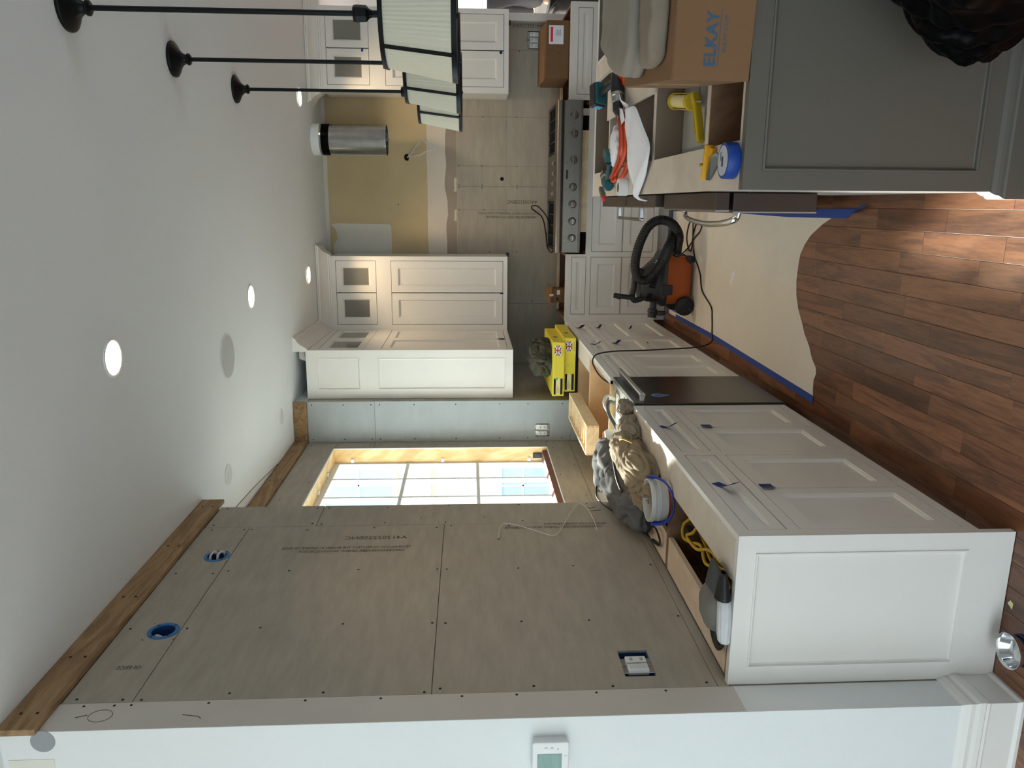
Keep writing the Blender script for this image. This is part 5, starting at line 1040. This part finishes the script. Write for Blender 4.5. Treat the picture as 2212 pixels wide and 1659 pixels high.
# clothes and bucket on the cabinet beside the dishwasher
MB().box(-1.47,-1.002,2.952,3.67,.735,.75).build('inner_shelf', brownply, cb); MB().box(-1.33,-1.125,2.18,2.91,.70,.712).build('inner_shelf', brownply, ca)
hd = thing('grey_hoodie', 'crumpled grey fleece hoodie piled beside the wall', 'hoodie', (-1.4,3.7,.877))
blob('body', (-1.40,3.62,.93), (.105,.34,.09), grey_cloth, hd, seed=41, amp=.5, base=.86, sub=6, fold=.17, waves=5); blob('hood', (-1.36,3.86,.95), (.14,.22,.085), grey_cloth, hd, seed=44, amp=.5, base=.86, sub=6, fold=.17, waves=5); blob('sleeve', (-1.39,3.36,.92), (.085,.17,.075), grey_cloth, hd, seed=47, amp=.5, base=.85, sub=5, fold=.17, waves=5)
MB().tube(spline([(-1.20,3.52,1.0),(-1.28,3.46,.99),(-1.33,3.40,.975),(-1.36,3.36,.985)],6),.008,n=8,flat=.4).build('drawstring', rubber, hd, smooth=60)
MB().tube(spline([(-1.44,3.78,1.03),(-1.47,3.70,1.04),(-1.475,3.58,1.01),(-1.472,3.45,.95),(-1.46,3.30,.915),(-1.43,3.18,.90),(-1.37,3.10,.905),(-1.35,3.04,.90),(-1.38,3.0,.89),(-1.42,3.02,.885),(-1.45,3.14,.885)],8),.007,n=8,flat=.45).build('apron_strap', rubber, hd, smooth=60)
jk = thing('beige_jacket', 'rumpled beige canvas jacket beside the white bucket', 'jacket', (-1.18,3.4,.877))
blob('body', (-1.18,3.33,.915), (.10,.27,.085), beige_cloth, jk, seed=52, amp=.5, base=.84, sub=6, fold=.17, waves=5); blob('collar', (-1.15,3.50,.95), (.09,.12,.07), beige_cloth, jk, seed=55, amp=.5, base=.86, sub=5, fold=.17, waves=5); blob('sleeve', (-1.27,3.20,.91), (.05,.13,.06), beige_cloth, jk, seed=57, amp=.4, base=.84, sub=5, fold=.25)
ta = thing('taupe_apron', 'bunched taupe cloth draped over the dishwasher edge', 'cloth', (-1.06,3.65,.877))
blob('bunch', (-1.08,3.60,.905), (.065,.13,.06), taupe_cloth, ta, seed=61, amp=.5, base=.86, sub=5, fold=.17, waves=5); blob('flare', (-1.005,3.73,.905), (.045,.06,.045), taupe_cloth, ta, seed=64, amp=.5, base=.866, sub=5, fold=.17, waves=5)
MB().tube(spline([(-1.08,3.44,.97),(-1.06,3.38,1.0),(-1.045,3.34,.99),(-1.05,3.30,.96)],6),.004,n=6).build('cord_end', yellow_cord, ta, smooth=60)
bk = thing('white_bucket', 'small white plastic bucket with blue strap in the cabinet top', 'bucket', (-1.205,3.0,.751)); BC = (-1.207,3.002,0)
MB().lathe([(0,.752),(.070,.752),(.073,.758),(.084,.905),(.088,.907),(.088,.916),(.0845,.918),(.0855,.930),(.090,.932),(.090,.946),(.0885,.951),(.0845,.951),(.082,.93),(.069,.762),(0,.762)],BC,56).build('pail', pbr('bucket_white', lin(206,204,196), .5, var=.08, scale=14), bk, smooth=40)
m = MB(); n = 20; vs = []
for z, r in ((.862,.0823),(.878,.0835)): vs += [(BC[0]+r*math.cos(R(-150+140*i/n)),BC[1]+r*math.sin(R(-150+140*i/n)),z) for i in range(n+1)]
m.add(vs,[(i,i+1,i+n+2,i+n+1) for i in range(n)]); m.build('red_band', pbr('bucket_red', lin(150,34,48), .5), bk, solid=.0008)
m = MB(); vs = []
for z, r in ((.80,.0778),(.845,.081)): vs += [(BC[0]+r*math.cos(R(-150+60*i/n)),BC[1]+r*math.sin(R(-150+60*i/n)),z) for i in range(n+1)]
m.add(vs,[(i,i+1,i+n+2,i+n+1) for i in range(n)]); m.build('label', pencil, bk, solid=.0008)
MB().tube(spline([(-1.118,3.04,.94),(-1.098,2.98,.925),(-1.10,2.92,.90),(-1.13,2.885,.88),(-1.18,2.87,.872),(-1.235,2.885,.878),(-1.28,2.93,.90),(-1.302,2.98,.932)],8),.011,n=10,flat=.35).build('blue_strap', pbr('blue_strap', lin(28,62,170), .5), bk, smooth=60)
yc = thing('coiled_extension_cord', 'yellow extension cord coiled inside the end base cabinet', 'cord', (-1.23,2.6,.713))
random.seed(12)
for k in range(5):
    pts = []; a0 = random.random()*6
    for i in range(26):
        t = a0+i*.26; r = 1+.12*math.sin(t*2+k); pts.append((-1.228+.085*r*math.cos(t)*(1-.07*k), 2.52+.21*r*math.sin(t)*(1-.05*k)+.02*k, .722+.018*k+.008*math.sin(t*3+k)))
    MB().tube(spline(pts,4,True),.0065,n=8,closed=True).build('loop', yellow_cord, yc, smooth=60)
MB().tube(spline([(-1.18,2.77,.80),(-1.25,2.855,.83),(-1.31,2.86,.83),(-1.28,2.74,.835),(-1.23,2.60,.84),(-1.28,2.56,.83),(-1.27,2.48,.80),(-1.30,2.40,.79)],8),.0065,n=8).build('loop', yellow_cord, yc, smooth=60)
MB().tube(spline([(-1.17,2.72,.80),(-1.22,2.70,.84),(-1.27,2.78,.84),(-1.25,2.62,.85),(-1.20,2.5,.84),(-1.21,2.40,.82)],8),.0065,n=8).build('loop', yellow_cord, yc, smooth=60); MB().tube([(-1.27,2.80,.825),(-1.23,2.76,.835)],.013,n=12).build('plug', rubber, yc, smooth=50)
cp = thing('baseball_cap', 'grey baseball cap lying on the end cabinet with its strap out', 'cap', (-1.23,2.23,.877))
def capdome(u, v):
    a = 2*math.pi*u; b = v*math.pi/2; r = math.cos(b)
    return (-1.265+.085*r*math.cos(a)-.012*math.sin(b), 2.245+.095*r*math.sin(a), .879+.062*math.sin(b)**.8+.006*math.sin(a*6)*r*(1-v))
MB().grid(capdome,48,12,True).build('crown', cap_l, cp, smooth=80, solid=.002)
def brim(u, v):
    a = -1.1+2.2*u; r0 = .078; x = -1.215+(r0*.55+.085*v)*math.cos(a)*1.0; y = 2.235+(.075+.02*v)*math.sin(a); return (x-.02, y, .90+.03*math.cos((u-.5)*3.0)*(1-.2*v)-.012*v)
MB().grid(brim,24,8).build('brim', cap_m, cp, smooth=80, solid=.004)
MB().tube(spline([(-1.345,2.25,.90),(-1.385,2.235,.893),(-1.395,2.20,.89),(-1.37,2.165,.888),(-1.32,2.15,.888)],8),.011,n=8,flat=.3).build('strap', rubber, cp, smooth=60)
ra = thing('white_rag', 'folded white ribbed glove cuff beside the baseball cap', 'glove', (-1.25,2.13,.877))
def cuff(u, v):
    a = 2*math.pi*u; r = (.022+.006*math.sin(v*3))*(1+.04*math.sin(a*14)); return (-1.20-.13*v+.008*math.sin(v*5), 2.165-.02*v+r*1.1*math.cos(a), .878+.018+r*.75*math.sin(a))
MB().grid(cuff,56,14,True).build('cuff', pbr('white_knit', lin(206,208,210), .95, var=.1, scale=40), ra, smooth=80, solid=.002)
def hand(u, v):
    a = 2*math.pi*u; r = .03*(1-.55*v); return (-1.20+.085*v, 2.163+r*1.1*math.cos(a)+.006*v, .879+.024+r*.8*math.sin(a)*(1-.2*v))
MB().grid(hand,32,10,True).build('glove_body', rubber, ra, smooth=80, solid=.003)
# cartons on the back run
bc = thing('brown_carton', 'brown cardboard carton with packing slip on the back counter', 'carton', (1.2,6.75,.88)); Fb_ = Fr((.985,6.60,.881),(1,.0,0),(0,0,1),(0,-1,0))
MB().hexa([(.985,6.60,.881),(1.42,6.60,.881),(1.44,7.02,.881),(.97,7.02,.881),(.985,6.60,1.072),(1.42,6.60,1.066),(1.44,7.02,1.066),(.97,7.02,1.076)]).build('carton', card2, bc, bevel=.003)
MB().hexa([(.975,6.66,1.073),(1.40,6.66,1.068),(1.40,6.99,1.09),(.968,6.99,1.096),(.975,6.66,1.076),(1.40,6.66,1.071),(1.40,6.99,1.093),(.968,6.99,1.099)]).build('raised_flap', card_in, bc); MB().hexa([(1.16,6.61,1.070),(1.40,6.61,1.067),(1.38,6.66,1.095),(1.20,6.66,1.098),(1.16,6.613,1.070),(1.40,6.613,1.067),(1.38,6.663,1.095),(1.20,6.663,1.098)]).build('front_flap', card2, bc)
pk = MB().fbox(Fb_,.258,.398,.048,.165,.0005,.0015).build('packing_slip', paper_m, bc); MB().fbox(Fb_,.275,.385,.132,.152,.0015,.002).build('red_strip', flag_red, pk)
for k in range(4): MB().fbox(Fb_,.32,.37-.01*(k%2),.07+.012*k,.073+.012*k,.0015,.002).build('printed_line', pencil, pk)
text('print','Ac',.02,Fb_.p(.20,.07,.0008),(0,0,1),(-1,0,0),blackink,bc)
sm = thing('open_carton', 'small open cardboard box with flaps spread, in the corner of the counter', 'carton', (-.78,6.78,.85)); 
MB().holes(Fr((0,0,.85),(1,0,0),(0,1,0),(0,0,1)),-.845,-.72,6.72,6.83,0,.105,[(-.841,-.724,6.724,6.826)]).box(-.845,-.72,6.72,6.83,.85,.854).build('box', card2, sm)
for v4 in ([(-.845,6.72,.955),(-.845,6.83,.955),(-.888,6.83,.995),(-.888,6.72,.995)],[(-.72,6.72,.955),(-.72,6.83,.955),(-.68,6.83,1.0),(-.68,6.72,1.0)],[(-.845,6.83,.955),(-.72,6.83,.955),(-.73,6.86,1.01),(-.84,6.86,1.01)],[(-.845,6.72,.955),(-.79,6.72,.955),(-.795,6.70,.985),(-.84,6.70,.985)]): MB().add(v4,[(0,1,2,3)]).build('flap', card, sm, solid=.003)
MB().box(-.775,-.735,6.7188,6.7195,.90,.925).build('logo_patch', white_plastic, sm); MB().box(-.825,-.80,6.7188,6.7195,.91,.93).build('print_patch', blackink, sm); MB().cyl((-.785,6.76,.95),(-.785,6.76,.985),.012,n=12).build('white_cap', white_plastic, sm)

# ================================================================= PERSON BEYOND THE END OF THE BACK WALL
def skinned(name, nodes, edges, mat, parent=None, root=0, lv=2):
    me = bpy.data.meshes.new(name); me.from_pydata([n_[:3] for n_ in nodes], edges, []); o = bpy.data.objects.new(name, me); COL.objects.link(o)
    md = o.modifiers.new('skin','SKIN'); md.use_smooth_shade = True; sl = me.skin_vertices[0].data
    for i, n_ in enumerate(nodes): sl[i].radius = (n_[3], n_[4] if len(n_) > 4 else n_[3]); sl[i].use_root = i == root
    s_ = o.modifiers.new('sub','SUBSURF'); s_.levels = lv; s_.render_levels = lv; me.materials.append(mat)
    if parent: o.parent = parent; o.matrix_parent_inverse = ROOTW.get(parent, Matrix()).inverted()
    return o
px_, py_ = 1.99, 7.92
pe = thing('person', 'person in grey shirt and black trousers with dark hair, standing beyond the back wall', 'person', (px_,py_,0))
T = lambda x, y, z, *r: (px_+x, py_+y, z, *r)
body = [T(0,0,.98,.10,.08),T(0,0,1.2,.10,.08),T(0,-.01,1.42,.09,.07),T(0,0,1.52,.055),T(0,.01,1.60,.06),T(0,.02,1.68,.082,.09),T(0,.02,1.77,.075,.085),
 T(-.19,0,1.43,.04),T(-.24,.02,1.16,.036),T(-.14,.22,1.10,.034),T(-.08,.26,1.10,.03,.02),T(.19,0,1.43,.04),T(.24,.02,1.16,.036),T(.14,.22,1.10,.034),T(.08,.26,1.10,.03,.02),
 T(-.10,0,.90,.085),T(-.11,.0,.50,.058),T(-.11,-.02,.10,.042),T(-.12,.10,.05,.035,.03),T(.10,0,.90,.085),T(.11,0,.50,.058),T(.11,-.02,.10,.042),T(.12,.10,.05,.035,.03)]
skinned('body', body, [(0,1),(1,2),(2,3),(3,4),(4,5),(5,6),(2,7),(7,8),(8,9),(9,10),(2,11),(11,12),(12,13),(13,14),(0,15),(15,16),(16,17),(17,18),(0,19),(19,20),(20,21),(21,22)], skin_m, pe)
for s_ in (-1,1):
    for j, (dy, ln) in enumerate(((.03,.07),(.012,.085),(-.006,.08),(-.022,.062))): skinned('finger', [T(s_*.08,.265,1.10+dy,.010),T(s_*(.08-ln*.55),.275,1.10+dy,.009),T(s_*(.08-ln),.262,1.10+dy,.007)], [(0,1),(1,2)], skin_m, pe, 0, 1)
    skinned('thumb', [T(s_*.10,.25,1.125,.011),T(s_*.08,.25,1.15,.010),T(s_*.06,.25,1.16,.008)], [(0,1),(1,2)], skin_m, pe, 0, 1)
shirt = [T(0,0,.93,.21,.16),T(0,0,1.15,.20,.155),T(0,-.01,1.38,.20,.155),T(0,0,1.50,.11),T(-.20,0,1.44,.10),T(-.245,.02,1.16,.085),T(.20,0,1.44,.10),T(.245,.02,1.16,.085),T(-.15,.2,1.10,.07),T(.15,.2,1.10,.07)]
skinned('shirt', shirt, [(0,1),(1,2),(2,3),(2,4),(4,5),(2,6),(6,7),(5,8),(7,9)], shirt_m, pe)
skinned('trousers', [T(0,0,.95,.19,.15),T(-.11,0,.84,.13),T(-.12,.0,.50,.10),T(-.12,-.02,.08,.08),T(.11,0,.84,.13),T(.12,0,.50,.10),T(.12,-.02,.08,.08)], [(0,1),(1,2),(2,3),(0,4),(4,5),(5,6)], trouser_m, pe)
for s_ in (-1,1): skinned('shoe', [T(s_*.115,-.06,.045,.045,.04),T(s_*.118,.06,.04,.045,.036),T(s_*.122,.16,.035,.035,.03)], [(0,1),(1,2)], rubber, pe)
blob('hair', (px_,py_-.005,1.715), (.098,.112,.125), hair_m, pe, seed=71, amp=.12, freq=3, ridge=.3, sub=4)
for s_ in (-1,1):
    MB().lathe([(0,-.008),(.012,-.006),(.014,0),(.012,.006),(0,.008)],(px_+s_*.032,py_+.108,1.70),12,(0,1,0)).build('eye', white_plastic, pe, smooth=60); MB().lathe([(0,-.01),(.03,-.006),(.032,.004),(.0,.012)],(px_+s_*.098,py_+.02,1.68),12,(1,0,0)).build('ear', skin_m, pe, smooth=60)
skinned('nose', [T(0,.10,1.70,.010),T(0,.125,1.665,.015),T(0,.11,1.655,.012)], [(0,1),(1,2)], skin_m, pe, 0, 1); MB().tube([(px_-.025,py_+.103,1.625),(px_,py_+.112,1.622),(px_+.025,py_+.103,1.625)],.006,n=8).build('mouth', pbr('lips', lin(170,100,92), .5), pe, smooth=60)
